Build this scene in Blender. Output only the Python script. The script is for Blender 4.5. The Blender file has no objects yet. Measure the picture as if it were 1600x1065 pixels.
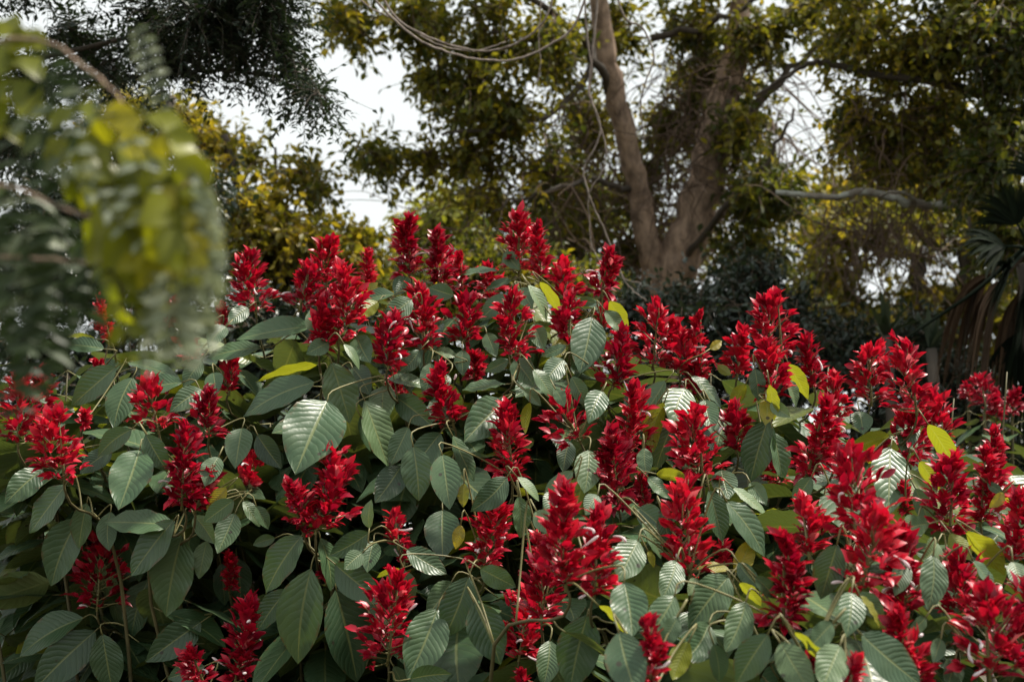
import bpy, math, random
import numpy as np
from mathutils import Vector

rng = np.random.default_rng(11)
random.seed(11)
SC = bpy.context.scene
COL = SC.collection

# ------------------------------------------------------------------ camera
PITCH = math.radians(11.0)
CAM = np.array([0.0, 0.0, 1.6])
LENS, FPX = 50.0, 1600 * 50.0 / 36.0
cam_d = bpy.data.cameras.new("camera")
cam = bpy.data.objects.new("camera", cam_d)
COL.objects.link(cam)
cam.location = CAM
cam.rotation_euler = (math.pi / 2 + PITCH, 0, 0)
cam_d.lens = LENS
cam_d.sensor_width = 36.0
cam_d.clip_start = 0.05
cam_d.clip_end = 3000
cam_d.dof.use_dof = True
cam_d.dof.focus_distance = 3.1
cam_d.dof.aperture_fstop = 5.4
SC.camera = cam
AX_R = np.array([1.0, 0, 0])
AX_F = np.array([0, math.cos(PITCH), math.sin(PITCH)])
AX_U = np.array([0, -math.sin(PITCH), math.cos(PITCH)])

# ------------------------------------------------------------------ world and sun
SUN_EL, SUN_AZ = math.radians(60), math.radians(82)     # azimuth clockwise from +Y (the view direction)
W = bpy.data.worlds.new("World")
SC.world = W
W.use_nodes = True
nt = W.node_tree
nt.nodes.clear()
out = nt.nodes.new("ShaderNodeOutputWorld")
bg = nt.nodes.new("ShaderNodeBackground")
bg.inputs["Strength"].default_value = 0.12
sky = nt.nodes.new("ShaderNodeTexSky")
sky.sky_type = 'NISHITA'
sky.sun_disc = False
sky.sun_elevation = SUN_EL
sky.sun_rotation = SUN_AZ
tc = nt.nodes.new("ShaderNodeTexCoord")
nz = nt.nodes.new("ShaderNodeTexNoise")
nz.inputs["Scale"].default_value = 2.2
nz.inputs["Detail"].default_value = 6
nz.inputs["Roughness"].default_value = 0.55
mr = nt.nodes.new("ShaderNodeMapRange")
mr.inputs["From Min"].default_value = 0.28
mr.inputs["From Max"].default_value = 0.46
mr.inputs["To Min"].default_value = 0.8
mr.inputs["To Max"].default_value = 0.97
mx = nt.nodes.new("ShaderNodeMix")
mx.data_type = 'RGBA'
mx.inputs["B"].default_value = (4.75, 4.95, 4.88, 1)           # bright thin cloud
nt.links.new(tc.outputs["Generated"], nz.inputs["Vector"])
nt.links.new(nz.outputs["Fac"], mr.inputs["Value"])
nt.links.new(mr.outputs["Result"], mx.inputs["Factor"])
nt.links.new(sky.outputs["Color"], mx.inputs["A"])
nt.links.new(mx.outputs["Result"], bg.inputs["Color"])
nt.links.new(bg.outputs["Background"], out.inputs["Surface"])

sun_d = bpy.data.lights.new("sun", 'SUN')
sun = bpy.data.objects.new("sun", sun_d)
COL.objects.link(sun)
sun_d.energy = 4.6
sun_d.angle = math.radians(6)
sun_d.color = (1.0, 0.93, 0.82)
sdir = Vector((math.sin(SUN_AZ) * math.cos(SUN_EL), math.cos(SUN_AZ) * math.cos(SUN_EL), math.sin(SUN_EL)))
sun.rotation_euler = sdir.to_track_quat('Z', 'Y').to_euler()
sun.location = (8, 4, 12)

SC.view_settings.view_transform = 'Standard'
SC.view_settings.look = 'None'
SC.view_settings.exposure = 0.82
SC.view_settings.gamma = 1.0
SC.render.engine = 'CYCLES'
SC.cycles.max_bounces = 6
SC.cycles.diffuse_bounces = 3
SC.cycles.glossy_bounces = 2
SC.cycles.transmission_bounces = 4
SC.cycles.use_denoising = True
SC.cycles.sample_clamp_indirect = 4


# ------------------------------------------------------------------ helpers
def P(x, y, d):
    """world point seen at photograph pixel (x, y) at depth d metres along the view axis"""
    return CAM + AX_F * d + AX_R * ((x - 800) / FPX * d) + AX_U * ((532.5 - y) / FPX * d)


def proj(p):
    q = np.asarray(p) - CAM
    d = q @ AX_F
    return 800 + (q @ AX_R) / d * FPX, 532.5 - (q @ AX_U) / d * FPX, d


def unit(v):
    v = np.asarray(v, float)
    n = np.linalg.norm(v, axis=-1, keepdims=True)
    return v / np.maximum(n, 1e-9)


class MB:
    """collects vertices, faces and per-vertex attributes of ONE mesh"""
    def __init__(self):
        self.V, self.Q, self.T, self.A, self.qm, self.tm, self.n = [], [], [], {}, [], [], 0

    def add(self, V, Q=None, T=None, mat=0, **attrs):
        V = np.asarray(V, float).reshape(-1, 3)
        k = len(V)
        if Q is not None and len(Q):
            self.Q.append(np.asarray(Q, int) + self.n)
            self.qm.append(np.full(len(Q), mat, int))
        if T is not None and len(T):
            self.T.append(np.asarray(T, int) + self.n)
            self.tm.append(np.full(len(T), mat, int))
        for a in set(self.A) | set(attrs):
            lst = self.A.setdefault(a, [np.zeros(self.n)] if self.n else [])
            v = attrs.get(a, 0.0)
            lst.append(np.broadcast_to(np.asarray(v, float), (k,)).copy())
        self.V.append(V)
        self.n += k

    def tube(self, pts, rad, sides=6, mat=0, **attrs):
        pts = np.asarray(pts, float)
        n = len(pts)
        rad = np.broadcast_to(np.asarray(rad, float), (n,))
        tan = unit(np.gradient(pts, axis=0))
        ref = np.array([0.13, 0.31, 0.94]) if abs(tan[0][2]) < 0.8 else np.array([0.95, 0.2, 0.1])
        nrm = unit(ref - (ref @ tan[0]) * tan[0])
        ring = []
        ang = np.arange(sides) * 2 * math.pi / sides
        for i in range(n):
            nrm = unit(nrm - (nrm @ tan[i]) * tan[i])
            b = np.cross(tan[i], nrm)
            ring.append(pts[i] + rad[i] * (np.cos(ang)[:, None] * nrm + np.sin(ang)[:, None] * b))
        V = np.concatenate(ring)
        i = np.arange(n - 1)[:, None]
        j = np.arange(sides)[None]
        j2 = (j + 1) % sides
        Q = np.stack([i * sides + j, i * sides + j2, (i + 1) * sides + j2, (i + 1) * sides + j], -1).reshape(-1, 4)
        T = []
        for k in range(1, sides - 1):
            T.append((0, k + 1, k))
            o = (n - 1) * sides
            T.append((o, o + k, o + k + 1))
        self.add(V, Q, T, mat, **attrs)

    def sticks(self, a, m, b, ra, rb, **attrs):
        """many thin three-sided twigs at once: a -> m -> b"""
        a, m, b = (np.asarray(x, float) for x in (a, m, b))
        k = len(a)
        t = unit(b - a)
        u = unit(np.cross(t, [0.3, 0.5, 0.81]))
        w = np.cross(t, u)
        ang = np.arange(3) * 2 * math.pi / 3
        rings = []
        for c, r in ((a, ra), (m, (np.asarray(ra) + np.asarray(rb)) / 2), (b, rb)):
            r = np.broadcast_to(np.asarray(r, float), (k,))
            rings.append(c[:, None] + r[:, None, None] * (np.cos(ang)[None, :, None] * u[:, None] + np.sin(ang)[None, :, None] * w[:, None]))
        V = np.concatenate(rings, 1)          # k, 9, 3
        q = []
        for s in (0, 3):
            for j in range(3):
                q.append((s + j, s + (j + 1) % 3, s + 3 + (j + 1) % 3, s + 3 + j))
        Q = (np.array(q)[None] + 9 * np.arange(k)[:, None, None]).reshape(-1, 4)
        at = {n_: np.repeat(np.broadcast_to(v, (k,)), 9) for n_, v in attrs.items()}
        self.add(V.reshape(-1, 3), Q, None, **at)

    def stamp(self, tmpl, M, O, tattrs=None, **attrs):
        """stamp a template (V,Q,T) with frames M (k,3,3 rows = local axes in world, scaled) at O (k,3)"""
        tv, tq, tt = tmpl
        k, n = len(O), len(tv)
        V = np.einsum('ni,kij->knj', tv, M) + O[:, None]
        off = (n * np.arange(k))[:, None, None]
        Q = (np.asarray(tq)[None] + off).reshape(-1, 4) if len(tq) else None
        T = (np.asarray(tt)[None] + off).reshape(-1, 3) if len(tt) else None
        at = {a: np.repeat(np.broadcast_to(v, (k,)), n) for a, v in attrs.items()}
        for a, v in (tattrs or {}).items():
            at[a] = np.tile(v, k)
        self.add(V.reshape(-1, 3), Q, T, **at)

    def mesh(self, name, mats, smooth=True):
        V = np.concatenate(self.V)
        Q = np.concatenate(self.Q) if self.Q else np.zeros((0, 4), int)
        T = np.concatenate(self.T) if self.T else np.zeros((0, 3), int)
        me = bpy.data.meshes.new(name)
        me.vertices.add(len(V))
        me.vertices.foreach_set("co", V.astype(np.float32).ravel())
        nl = Q.size + T.size
        me.loops.add(nl)
        me.loops.foreach_set("vertex_index", np.concatenate([Q.ravel(), T.ravel()]).astype(np.int32))
        me.polygons.add(len(Q) + len(T))
        st = np.concatenate([np.arange(len(Q)) * 4, Q.size + np.arange(len(T)) * 3])
        me.polygons.foreach_set("loop_start", st.astype(np.int32))
        mi = np.concatenate([np.concatenate(self.qm) if self.qm else np.zeros(0, int), np.concatenate(self.tm) if self.tm else np.zeros(0, int)])
        me.polygons.foreach_set("material_index", mi.astype(np.int32))
        me.polygons.foreach_set("use_smooth", np.full(len(Q) + len(T), smooth))
        for a, lst in self.A.items():
            at = me.attributes.new(a, 'FLOAT', 'POINT')
            at.data.foreach_set("value", np.concatenate(lst).astype(np.float32))
        for m in mats:
            me.materials.append(m)
        me.update(calc_edges=True)
        return me

    def build(self, name, mats, parent=None, smooth=True, origin=None, kind=None):
        if not isinstance(mats, (list, tuple)):
            mats = [mats]
        if origin is not None:
            for v in self.V:
                v -= origin
        o = bpy.data.objects.new(name, self.mesh(name, mats, smooth))
        COL.objects.link(o)
        if origin is not None:
            o.location = origin
        if parent is not None:
            o.parent = parent
            pw = np.zeros(3)
            q = parent
            while q is not None:
                pw += np.array(q.location)
                q = q.parent
            o.location = Vector((np.array(o.location) - pw).tolist())
        if kind:
            o["kind"] = kind
        return o


def thing(name, label, cat, loc, group=None):
    o = bpy.data.objects.new(name, None)
    COL.objects.link(o)
    o.location = Vector(np.asarray(loc, float).tolist())
    o["label"], o["category"] = label, cat
    if group:
        o["group"] = group
    return o


def tag(o, label, cat, group=None):
    o["label"], o["category"] = label, cat
    if group:
        o["group"] = group
    return o


def smooth_path(pts, per=6, wig=0.0):
    """Catmull-Rom through points, with a little wiggle"""
    pts = np.asarray(pts, float)
    p = np.vstack([2 * pts[0] - pts[1], pts, 2 * pts[-1] - pts[-2]])
    o = []
    for i in range(1, len(p) - 2):
        for t in np.arange(per) / per:
            a, b, c, d = p[i - 1], p[i], p[i + 1], p[i + 2]
            o.append(0.5 * (2 * b + (c - a) * t + (2 * a - 5 * b + 4 * c - d) * t * t + (3 * b - a - 3 * c + d) * t ** 3))
    o.append(pts[-1])
    o = np.array(o)
    if wig:
        w = rng.normal(0, wig, o.shape)
        w[0] = w[-1] = 0
        o += w
    return o


# ------------------------------------------------------------------ materials
def new_mat(name):
    m = bpy.data.materials.new(name)
    m.use_nodes = True
    t = m.node_tree
    t.nodes.clear()
    return m, t


def N(t, kind, **kw):
    n = t.nodes.new(kind)
    for k, v in kw.items():
        if k in n.bl_rna.properties:
            setattr(n, k, v)
        else:
            n.inputs[k].default_value = v
    return n


def attr(t, name):
    n = t.nodes.new("ShaderNodeAttribute")
    n.attribute_name = name
    return n.outputs["Fac"]


def math_(t, op, a, b=None, clamp=False):
    n = t.nodes.new("ShaderNodeMath")
    n.operation = op
    n.use_clamp = clamp
    for i, x in enumerate((a, b)):
        if x is None:
            continue
        if isinstance(x, (int, float)):
            n.inputs[i].default_value = x
        else:
            t.links.new(x, n.inputs[i])
    return n.outputs[0]


def mixc(t, f, a, b):
    n = t.nodes.new("ShaderNodeMix")
    n.data_type = 'RGBA'
    for key, x in (("Factor", f), ("A", a), ("B", b)):
        if isinstance(x, (int, float)):
            n.inputs[key].default_value = x
        elif isinstance(x, tuple):
            n.inputs[key].default_value = (*x, 1)
        else:
            t.links.new(x, n.inputs[key])
    return n.outputs["Result"]


def ramp(t, f, stops):
    n = t.nodes.new("ShaderNodeValToRGB")
    e = n.color_ramp.elements
    while len(e) < len(stops):
        e.new(0.5)
    for el, (p, c) in zip(e, stops):
        el.position = p
        el.color = (*c, 1)
    t.links.new(f, n.inputs["Fac"])
    return n.outputs["Color"]


def finish_leaf(t, color, tcolor, trans, rough, spec, normal=None):
    pb = N(t, "ShaderNodeBsdfPrincipled")
    pb.inputs["Roughness"].default_value = rough
    pb.inputs["Specular IOR Level"].default_value = spec
    t.links.new(color, pb.inputs["Base Color"])
    tr = N(t, "ShaderNodeBsdfTranslucent")
    t.links.new(tcolor, tr.inputs["Color"])
    if normal is not None:
        t.links.new(normal, pb.inputs["Normal"])
        t.links.new(normal, tr.inputs["Normal"])
    ms = N(t, "ShaderNodeMixShader")
    if isinstance(trans, float):
        ms.inputs[0].default_value = trans
    else:
        t.links.new(trans, ms.inputs[0])
    t.links.new(pb.outputs[0], ms.inputs[1])
    t.links.new(tr.outputs[0], ms.inputs[2])
    o = N(t, "ShaderNodeOutputMaterial")
    t.links.new(ms.outputs[0], o.inputs["Surface"])


def gain(t, c, g):
    n = t.nodes.new("ShaderNodeMix")
    n.data_type = 'RGBA'
    n.blend_type = 'MULTIPLY'
    n.inputs["Factor"].default_value = 1
    t.links.new(c, n.inputs["A"])
    n.inputs["B"].default_value = (*g, 1)
    return n.outputs["Result"]


def mat_tree_leaf(name, stops, trans=0.35, rough=0.45, spec=0.4, tg=(1.5, 1.4, 0.6)):
    m, t = new_mat(name)
    c = ramp(t, attr(t, "rnd"), stops)
    finish_leaf(t, c, gain(t, c, tg), trans, rough, spec)
    return m


def mat_shrub_leaf():
    m, t = new_mat("shrub_leaf")
    u, v, r, y = attr(t, "u"), attr(t, "v"), attr(t, "rnd"), attr(t, "yel")
    au = math_(t, 'ABSOLUTE', u)
    k = math_(t, 'ADD', math_(t, 'MULTIPLY', au, 0.17), math_(t, 'MULTIPLY', math_(t, 'MULTIPLY', au, au), 0.07))
    ph = math_(t, 'MULTIPLY', math_(t, 'SUBTRACT', v, k), math_(t, 'ADD', 9.5, math_(t, 'MULTIPLY', math_(t, 'FRACT', math_(t, 'MULTIPLY', r, 7.3)), 3.5)))
    nzv = N(t, "ShaderNodeTexNoise")
    nzv.inputs["Scale"].default_value = 35.0
    tcv = N(t, "ShaderNodeTexCoord")
    t.links.new(tcv.outputs["Object"], nzv.inputs["Vector"])
    ph = math_(t, 'ADD', ph, math_(t, 'MULTIPLY', math_(t, 'SUBTRACT', nzv.outputs["Fac"], 0.5), 0.9))
    fr = math_(t, 'FRACT', math_(t, 'ADD', ph, 3.0))
    p = math_(t, 'MULTIPLY', math_(t, 'ABSOLUTE', math_(t, 'SUBTRACT', fr, 0.5)), 2.0)     # 1 on a side vein
    vein = N(t, "ShaderNodeMapRange", interpolation_type='SMOOTHSTEP')
    vein.inputs["From Min"].default_value, vein.inputs["From Max"].default_value = 0.80, 1.0
    t.links.new(p, vein.inputs["Value"])
    mid = N(t, "ShaderNodeMapRange", interpolation_type='SMOOTHSTEP')
    mid.inputs["From Min"].default_value, mid.inputs["From Max"].default_value = 0.075, 0.02
    t.links.new(au, mid.inputs["Value"])
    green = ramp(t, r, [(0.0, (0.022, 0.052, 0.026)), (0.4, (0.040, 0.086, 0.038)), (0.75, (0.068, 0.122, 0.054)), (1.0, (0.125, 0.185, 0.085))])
    nzy = N(t, "ShaderNodeTexNoise")
    nzy.inputs["Scale"].default_value = 40.0
    nzy.inputs["Detail"].default_value = 3.0
    t.links.new(tcv.outputs["Object"], nzy.inputs["Vector"])
    y = math_(t, 'MULTIPLY', y, math_(t, 'ADD', 0.45, nzy.outputs["Fac"]))
    yellow = ramp(t, y, [(0.0, (0.06, 0.10, 0.05)), (0.5, (0.14, 0.17, 0.022)), (1.0, (0.42, 0.33, 0.03))])
    ymask = N(t, "ShaderNodeMapRange")
    ymask.inputs["From Max"].default_value = 0.35
    t.links.new(y, ymask.inputs["Value"])
    col = mixc(t, ymask.outputs[0], green, yellow)
    tco = N(t, "ShaderNodeTexCoord")
    n1 = N(t, "ShaderNodeTexNoise")
    n1.inputs["Scale"].default_value = 22.0
    n1.inputs["Detail"].default_value = 3.0
    t.links.new(tco.outputs["Object"], n1.inputs["Vector"])
    mot = N(t, "ShaderNodeMapRange")
    mot.inputs["From Min"].default_value, mot.inputs["From Max"].default_value = 0.3, 0.75
    mot.inputs["To Min"].default_value, mot.inputs["To Max"].default_value = 0.0, 0.3
    t.links.new(n1.outputs["Fac"], mot.inputs["Value"])
    col = mixc(t, mot.outputs[0], col, (0.10, 0.135, 0.06))
    geo = N(t, "ShaderNodeNewGeometry")
    under = ramp(t, r, [(0.0, (0.085, 0.125, 0.045)), (1.0, (0.16, 0.20, 0.07))])
    under = mixc(t, ymask.outputs[0], under, (0.20, 0.22, 0.025))
    col = mixc(t, geo.outputs["Backfacing"], col, under)
    col = mixc(t, math_(t, 'MULTIPLY', vein.outputs[0], 0.16), col, (0.15, 0.20, 0.09))
    col = mixc(t, math_(t, 'MULTIPLY', mid.outputs[0], 0.5), col, (0.24, 0.26, 0.10))
    # small brown bite marks and spots
    n2 = N(t, "ShaderNodeTexVoronoi")
    n2.inputs["Scale"].default_value = 26.0
    t.links.new(tco.outputs["Object"], n2.inputs["Vector"])
    sel = math_(t, 'GREATER_THAN', N_sep(t, n2.outputs["Color"]), 0.86)
    spot = N(t, "ShaderNodeMapRange", interpolation_type='SMOOTHSTEP')
    spot.inputs["From Min"].default_value, spot.inputs["From Max"].default_value = 0.14, 0.08
    t.links.new(n2.outputs["Distance"], spot.inputs["Value"])
    col = mixc(t, math_(t, 'MULTIPLY', math_(t, 'MULTIPLY', spot.outputs[0], sel), 0.85), col, (0.028, 0.02, 0.012))
    # browned, ragged margins on some leaves
    edge = N(t, "ShaderNodeMapRange", interpolation_type='SMOOTHSTEP')
    edge.inputs["From Min"].default_value, edge.inputs["From Max"].default_value = 0.80, 1.0
    t.links.new(au, edge.inputs["Value"])
    ed = math_(t, 'MULTIPLY', edge.outputs[0], math_(t, 'GREATER_THAN', nzy.outputs["Fac"], 0.58))
    col = mixc(t, math_(t, 'MULTIPLY', ed, 0.8), col, (0.10, 0.065, 0.025))
    # relief: blade pillows up between sunken side veins
    h = math_(t, 'SUBTRACT', 1.0, math_(t, 'POWER', p, 2.2))
    h = math_(t, 'MULTIPLY', h, math_(t, 'SUBTRACT', 1.0, mid.outputs[0]))
    n3 = N(t, "ShaderNodeTexNoise")
    n3.inputs["Scale"].default_value = 160.0
    t.links.new(tco.outputs["Object"], n3.inputs["Vector"])
    h = math_(t, 'ADD', h, math_(t, 'MULTIPLY', n3.outputs["Fac"], 0.35))
    bp = N(t, "ShaderNodeBump")
    bp.inputs["Strength"].default_value = 0.24
    bp.inputs["Distance"].default_value = 0.0032
    t.links.new(h, bp.inputs["Height"])
    trans = math_(t, 'ADD', 0.13, math_(t, 'MULTIPLY', ymask.outputs[0], 0.30))
    finish_leaf(t, col, gain(t, col, (1.7, 1.6, 0.6)), trans, 0.40, 0.45, bp.outputs[0])
    return m


def N_sep(t, c):
    s = t.nodes.new("ShaderNodeSeparateColor")
    t.links.new(c, s.inputs[0])
    return s.outputs[0]


def mat_bract():
    m, t = new_mat("red_bract")
    r, v = attr(t, "rnd"), attr(t, "v")
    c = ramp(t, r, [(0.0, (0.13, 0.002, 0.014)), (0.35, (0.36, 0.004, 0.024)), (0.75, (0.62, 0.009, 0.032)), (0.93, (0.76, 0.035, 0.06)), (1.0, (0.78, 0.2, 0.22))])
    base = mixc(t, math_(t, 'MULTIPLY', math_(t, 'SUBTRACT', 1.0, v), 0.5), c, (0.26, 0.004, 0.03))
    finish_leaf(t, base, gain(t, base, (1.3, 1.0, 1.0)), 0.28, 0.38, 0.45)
    return m


def mat_plain(name, col, rough=0.6, trans=None, spec=0.4, var=0.25, scale=30.0):
    m, t = new_mat(name)
    tco = N(t, "ShaderNodeTexCoord")
    n1 = N(t, "ShaderNodeTexNoise")
    n1.inputs["Scale"].default_value = scale
    n1.inputs["Detail"].default_value = 4
    t.links.new(tco.outputs["Object"], n1.inputs["Vector"])
    lo = tuple(c * (1 - var) for c in col)
    hi = tuple(min(1, c * (1 + var)) for c in col)
    c = ramp(t, n1.outputs["Fac"], [(0.3, lo), (0.7, hi)])
    if trans:
        finish_leaf(t, c, c, trans, rough, spec)
        return m
    pb = N(t, "ShaderNodeBsdfPrincipled")
    pb.inputs["Roughness"].default_value = rough
    pb.inputs["Specular IOR Level"].default_value = spec
    t.links.new(c, pb.inputs["Base Color"])
    o = N(t, "ShaderNodeOutputMaterial")
    t.links.new(pb.outputs[0], o.inputs["Surface"])
    return m


def mat_bark(name, lo, hi, scale=9.0, bump=0.02, moss=None):
    m, t = new_mat(name)
    tco = N(t, "ShaderNodeTexCoord")
    mp = N(t, "ShaderNodeMapping")
    mp.inputs["Scale"].default_value = (1, 1, 0.45)
    t.links.new(tco.outputs["Object"], mp.inputs["Vector"])
    n1 = N(t, "ShaderNodeTexNoise")
    n1.inputs["Scale"].default_value = scale
    n1.inputs["Detail"].default_value = 8
    n1.inputs["Roughness"].default_value = 0.68
    t.links.new(mp.outputs[0], n1.inputs["Vector"])
    c = ramp(t, n1.outputs["Fac"], [(0.32, lo), (0.5, tuple((a + b) / 2 for a, b in zip(lo, hi))), (0.68, hi)])
    if moss:
        n2 = N(t, "ShaderNodeTexNoise")
        n2.inputs["Scale"].default_value = scale * 0.7
        n2.inputs["Detail"].default_value = 5
        t.links.new(tco.outputs["Object"], n2.inputs["Vector"])
        f = N(t, "ShaderNodeMapRange")
        f.inputs["From Min"].default_value, f.inputs["From Max"].default_value = 0.47, 0.6
        t.links.new(n2.outputs["Fac"], f.inputs["Value"])
        c = mixc(t, f.outputs[0], c, moss)
    bp = N(t, "ShaderNodeBump")
    bp.inputs["Strength"].default_value = 0.8
    bp.inputs["Distance"].default_value = bump
    t.links.new(n1.outputs["Fac"], bp.inputs["Height"])
    pb = N(t, "ShaderNodeBsdfPrincipled")
    pb.inputs["Roughness"].default_value = 0.85
    t.links.new(c, pb.inputs["Base Color"])
    t.links.new(bp.outputs[0], pb.inputs["Normal"])
    o = N(t, "ShaderNodeOutputMaterial")
    t.links.new(pb.outputs[0], o.inputs["Surface"])
    return m


M = {}
M['leaf'] = mat_shrub_leaf()
M['bract'] = mat_bract()
M['stem'] = mat_plain("green_brown_stem", (0.10, 0.085, 0.035), 0.6)
M['petiole'] = mat_plain("pale_petiole", (0.17, 0.155, 0.06), 0.5)
M['white'] = mat_plain("white_flower", (0.80, 0.68, 0.70), 0.5, trans=0.3, var=0.1)
M['bark_brown'] = mat_bark("brown_bark", (0.09, 0.058, 0.04), (0.50, 0.35, 0.25), 13, 0.03)
M['bark_dark'] = mat_bark("dark_bark", (0.03, 0.024, 0.018), (0.09, 0.07, 0.052), 9, 0.015)
M['bark_moss'] = mat_bark("mossy_bark", (0.07, 0.058, 0.045), (0.19, 0.165, 0.13), 14, 0.01, (0.27, 0.275, 0.24))
M['twig'] = mat_plain("dry_twig", (0.11, 0.07, 0.045), 0.8)
M['vine'] = mat_bark("pale_vine_bark", (0.10, 0.075, 0.06), (0.34, 0.28, 0.24), 40, 0.003)
M['olive'] = mat_tree_leaf("olive_leaf", [(0, (0.036, 0.05, 0.013)), (0.3, (0.105, 0.115, 0.018)), (0.65, (0.23, 0.205, 0.022)), (0.9, (0.36, 0.28, 0.03)), (1, (0.5, 0.36, 0.04))], 0.5)
M['darkgreen'] = mat_tree_leaf("dark_glossy_leaf", [(0, (0.012, 0.022, 0.014)), (0.6, (0.028, 0.045, 0.028)), (1, (0.055, 0.075, 0.04))], 0.18, 0.35, 0.5)
M['pinnate'] = mat_tree_leaf("dark_pinnate_leaf", [(0, (0.012, 0.022, 0.014)), (0.6, (0.02, 0.036, 0.02)), (1, (0.04, 0.055, 0.022))], 0.25, 0.45, 0.4)
M['yellow'] = mat_tree_leaf("yellowing_leaf", [(0, (0.06, 0.07, 0.014)), (0.35, (0.16, 0.155, 0.022)), (0.7, (0.32, 0.255, 0.03)), (1, (0.46, 0.34, 0.045))], 0.5)
M['lime'] = mat_tree_leaf("lime_leaf", [(0, (0.08, 0.10, 0.02)), (0.5, (0.2, 0.22, 0.035)), (1, (0.40, 0.37, 0.06))], 0.5)
M['palm'] = mat_tree_leaf("dark_palm_leaf", [(0, (0.006, 0.009, 0.006)), (0.7, (0.011, 0.017, 0.010)), (1, (0.02, 0.024, 0.012))], 0.08, 0.8, 0.04)
M['deadpalm'] = mat_tree_leaf("dead_palm_leaf", [(0, (0.025, 0.016, 0.010)), (1, (0.09, 0.055, 0.032))], 0.1, 0.7, 0.2, (1.2, 1, 0.8))
M['front'] = mat_tree_leaf("foreground_leaflet", [(0, (0.014, 0.026, 0.010)), (0.45, (0.045, 0.07, 0.026)), (0.7, (0.2, 0.235, 0.15)), (1, (0.42, 0.45, 0.34))], 0.3, 0.45, 0.25, (1.2, 1.2, 0.8))
M['frontyel'] = mat_tree_leaf("foreground_yellow_leaflet", [(0, (0.12, 0.145, 0.008)), (0.6, (0.23, 0.24, 0.012)), (1, (0.42, 0.37, 0.03))], 0.5, 0.4, 0.4, (1.4, 1.35, 0.5))


def mat_ground():
    m, t = new_mat("earth_and_litter")
    tco = N(t, "ShaderNodeTexCoord")
    n1 = N(t, "ShaderNodeTexNoise")
    n1.inputs["Scale"].default_value = 1.2
    n1.inputs["Detail"].default_value = 10
    n1.inputs["Roughness"].default_value = 0.7
    t.links.new(tco.outputs["Object"], n1.inputs["Vector"])
    c = ramp(t, n1.outputs["Fac"], [(0.3, (0.03, 0.024, 0.015)), (0.5, (0.07, 0.055, 0.03)), (0.62, (0.05, 0.06, 0.02)), (0.75, (0.12, 0.09, 0.05))])
    n2 = N(t, "ShaderNodeTexNoise")
    n2.inputs["Scale"].default_value = 25
    n2.inputs["Detail"].default_value = 6
    t.links.new(tco.outputs["Object"], n2.inputs["Vector"])
    bp = N(t, "ShaderNodeBump")
    bp.inputs["Distance"].default_value = 0.05
    t.links.new(n2.outputs["Fac"], bp.inputs["Height"])
    pb = N(t, "ShaderNodeBsdfPrincipled")
    pb.inputs["Roughness"].default_value = 0.95
    t.links.new(c, pb.inputs["Base Color"])
    t.links.new(bp.outputs[0], pb.inputs["Normal"])
    o = N(t, "ShaderNodeOutputMaterial")
    t.links.new(pb.outputs[0], o.inputs["Surface"])
    return m


# ------------------------------------------------------------------ ground
g = MB()
gx = np.concatenate([-np.geomspace(1200, 12, 14), np.linspace(-10, 10, 41), np.geomspace(12, 1200, 14)])
gy = gx + 6
X, Y = np.meshgrid(gx, gy, indexing='ij')
near = np.exp(-((X / 14) ** 2 + ((Y - 6) / 14) ** 2))
Z = 0.05 * near * (np.sin(X * 1.7 + 0.6) * np.cos(Y * 1.3) + 0.5 * np.sin(X * 4.1 - Y * 3.3))
nx_, ny_ = X.shape
i, j = np.meshgrid(np.arange(nx_ - 1), np.arange(ny_ - 1), indexing='ij')
Qg = np.stack([i * ny_ + j, (i + 1) * ny_ + j, (i + 1) * ny_ + j + 1, i * ny_ + j + 1], -1).reshape(-1, 4)
g.add(np.stack([X, Y, Z - 0.06], -1), Qg)
g.build("ground", mat_ground(), kind="structure")

# ------------------------------------------------------------------ leaf templates
# small tree leaf: six points, folded along the midrib; x across, y along, z up
T_LEAF = (np.array([[0, 0, 0], [-.5, .42, .10], [0, .42, 0], [.5, .42, .10], [-.34, .75, .05], [0, .75, -.03], [.34, .75, .05], [0, 1, -.12]]),
          [(1, 4, 5, 2), (2, 5, 6, 3)], [(0, 1, 2), (0, 2, 3), (4, 7, 5), (5, 7, 6)])
T_LEAFLET = (np.array([[0, 0, 0], [-.5, .45, .06], [.5, .45, .06], [0, 1, -.05]]), [], [(0, 2, 1), (1, 2, 3)])


def frames(ax, nrm, L, Wd):
    """rows: x (across) * width, y (along) * length, z * length"""
    ax = unit(ax)
    x = unit(np.cross(ax, nrm))
    z = np.cross(x, ax)
    L = np.broadcast_to(L, (len(ax),))[:, None]
    Wd = np.broadcast_to(Wd, (len(ax),))[:, None]
    return np.stack([x * Wd, ax * L, z * L], 1)


UP = np.array([0, 0, 1.0])


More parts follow.
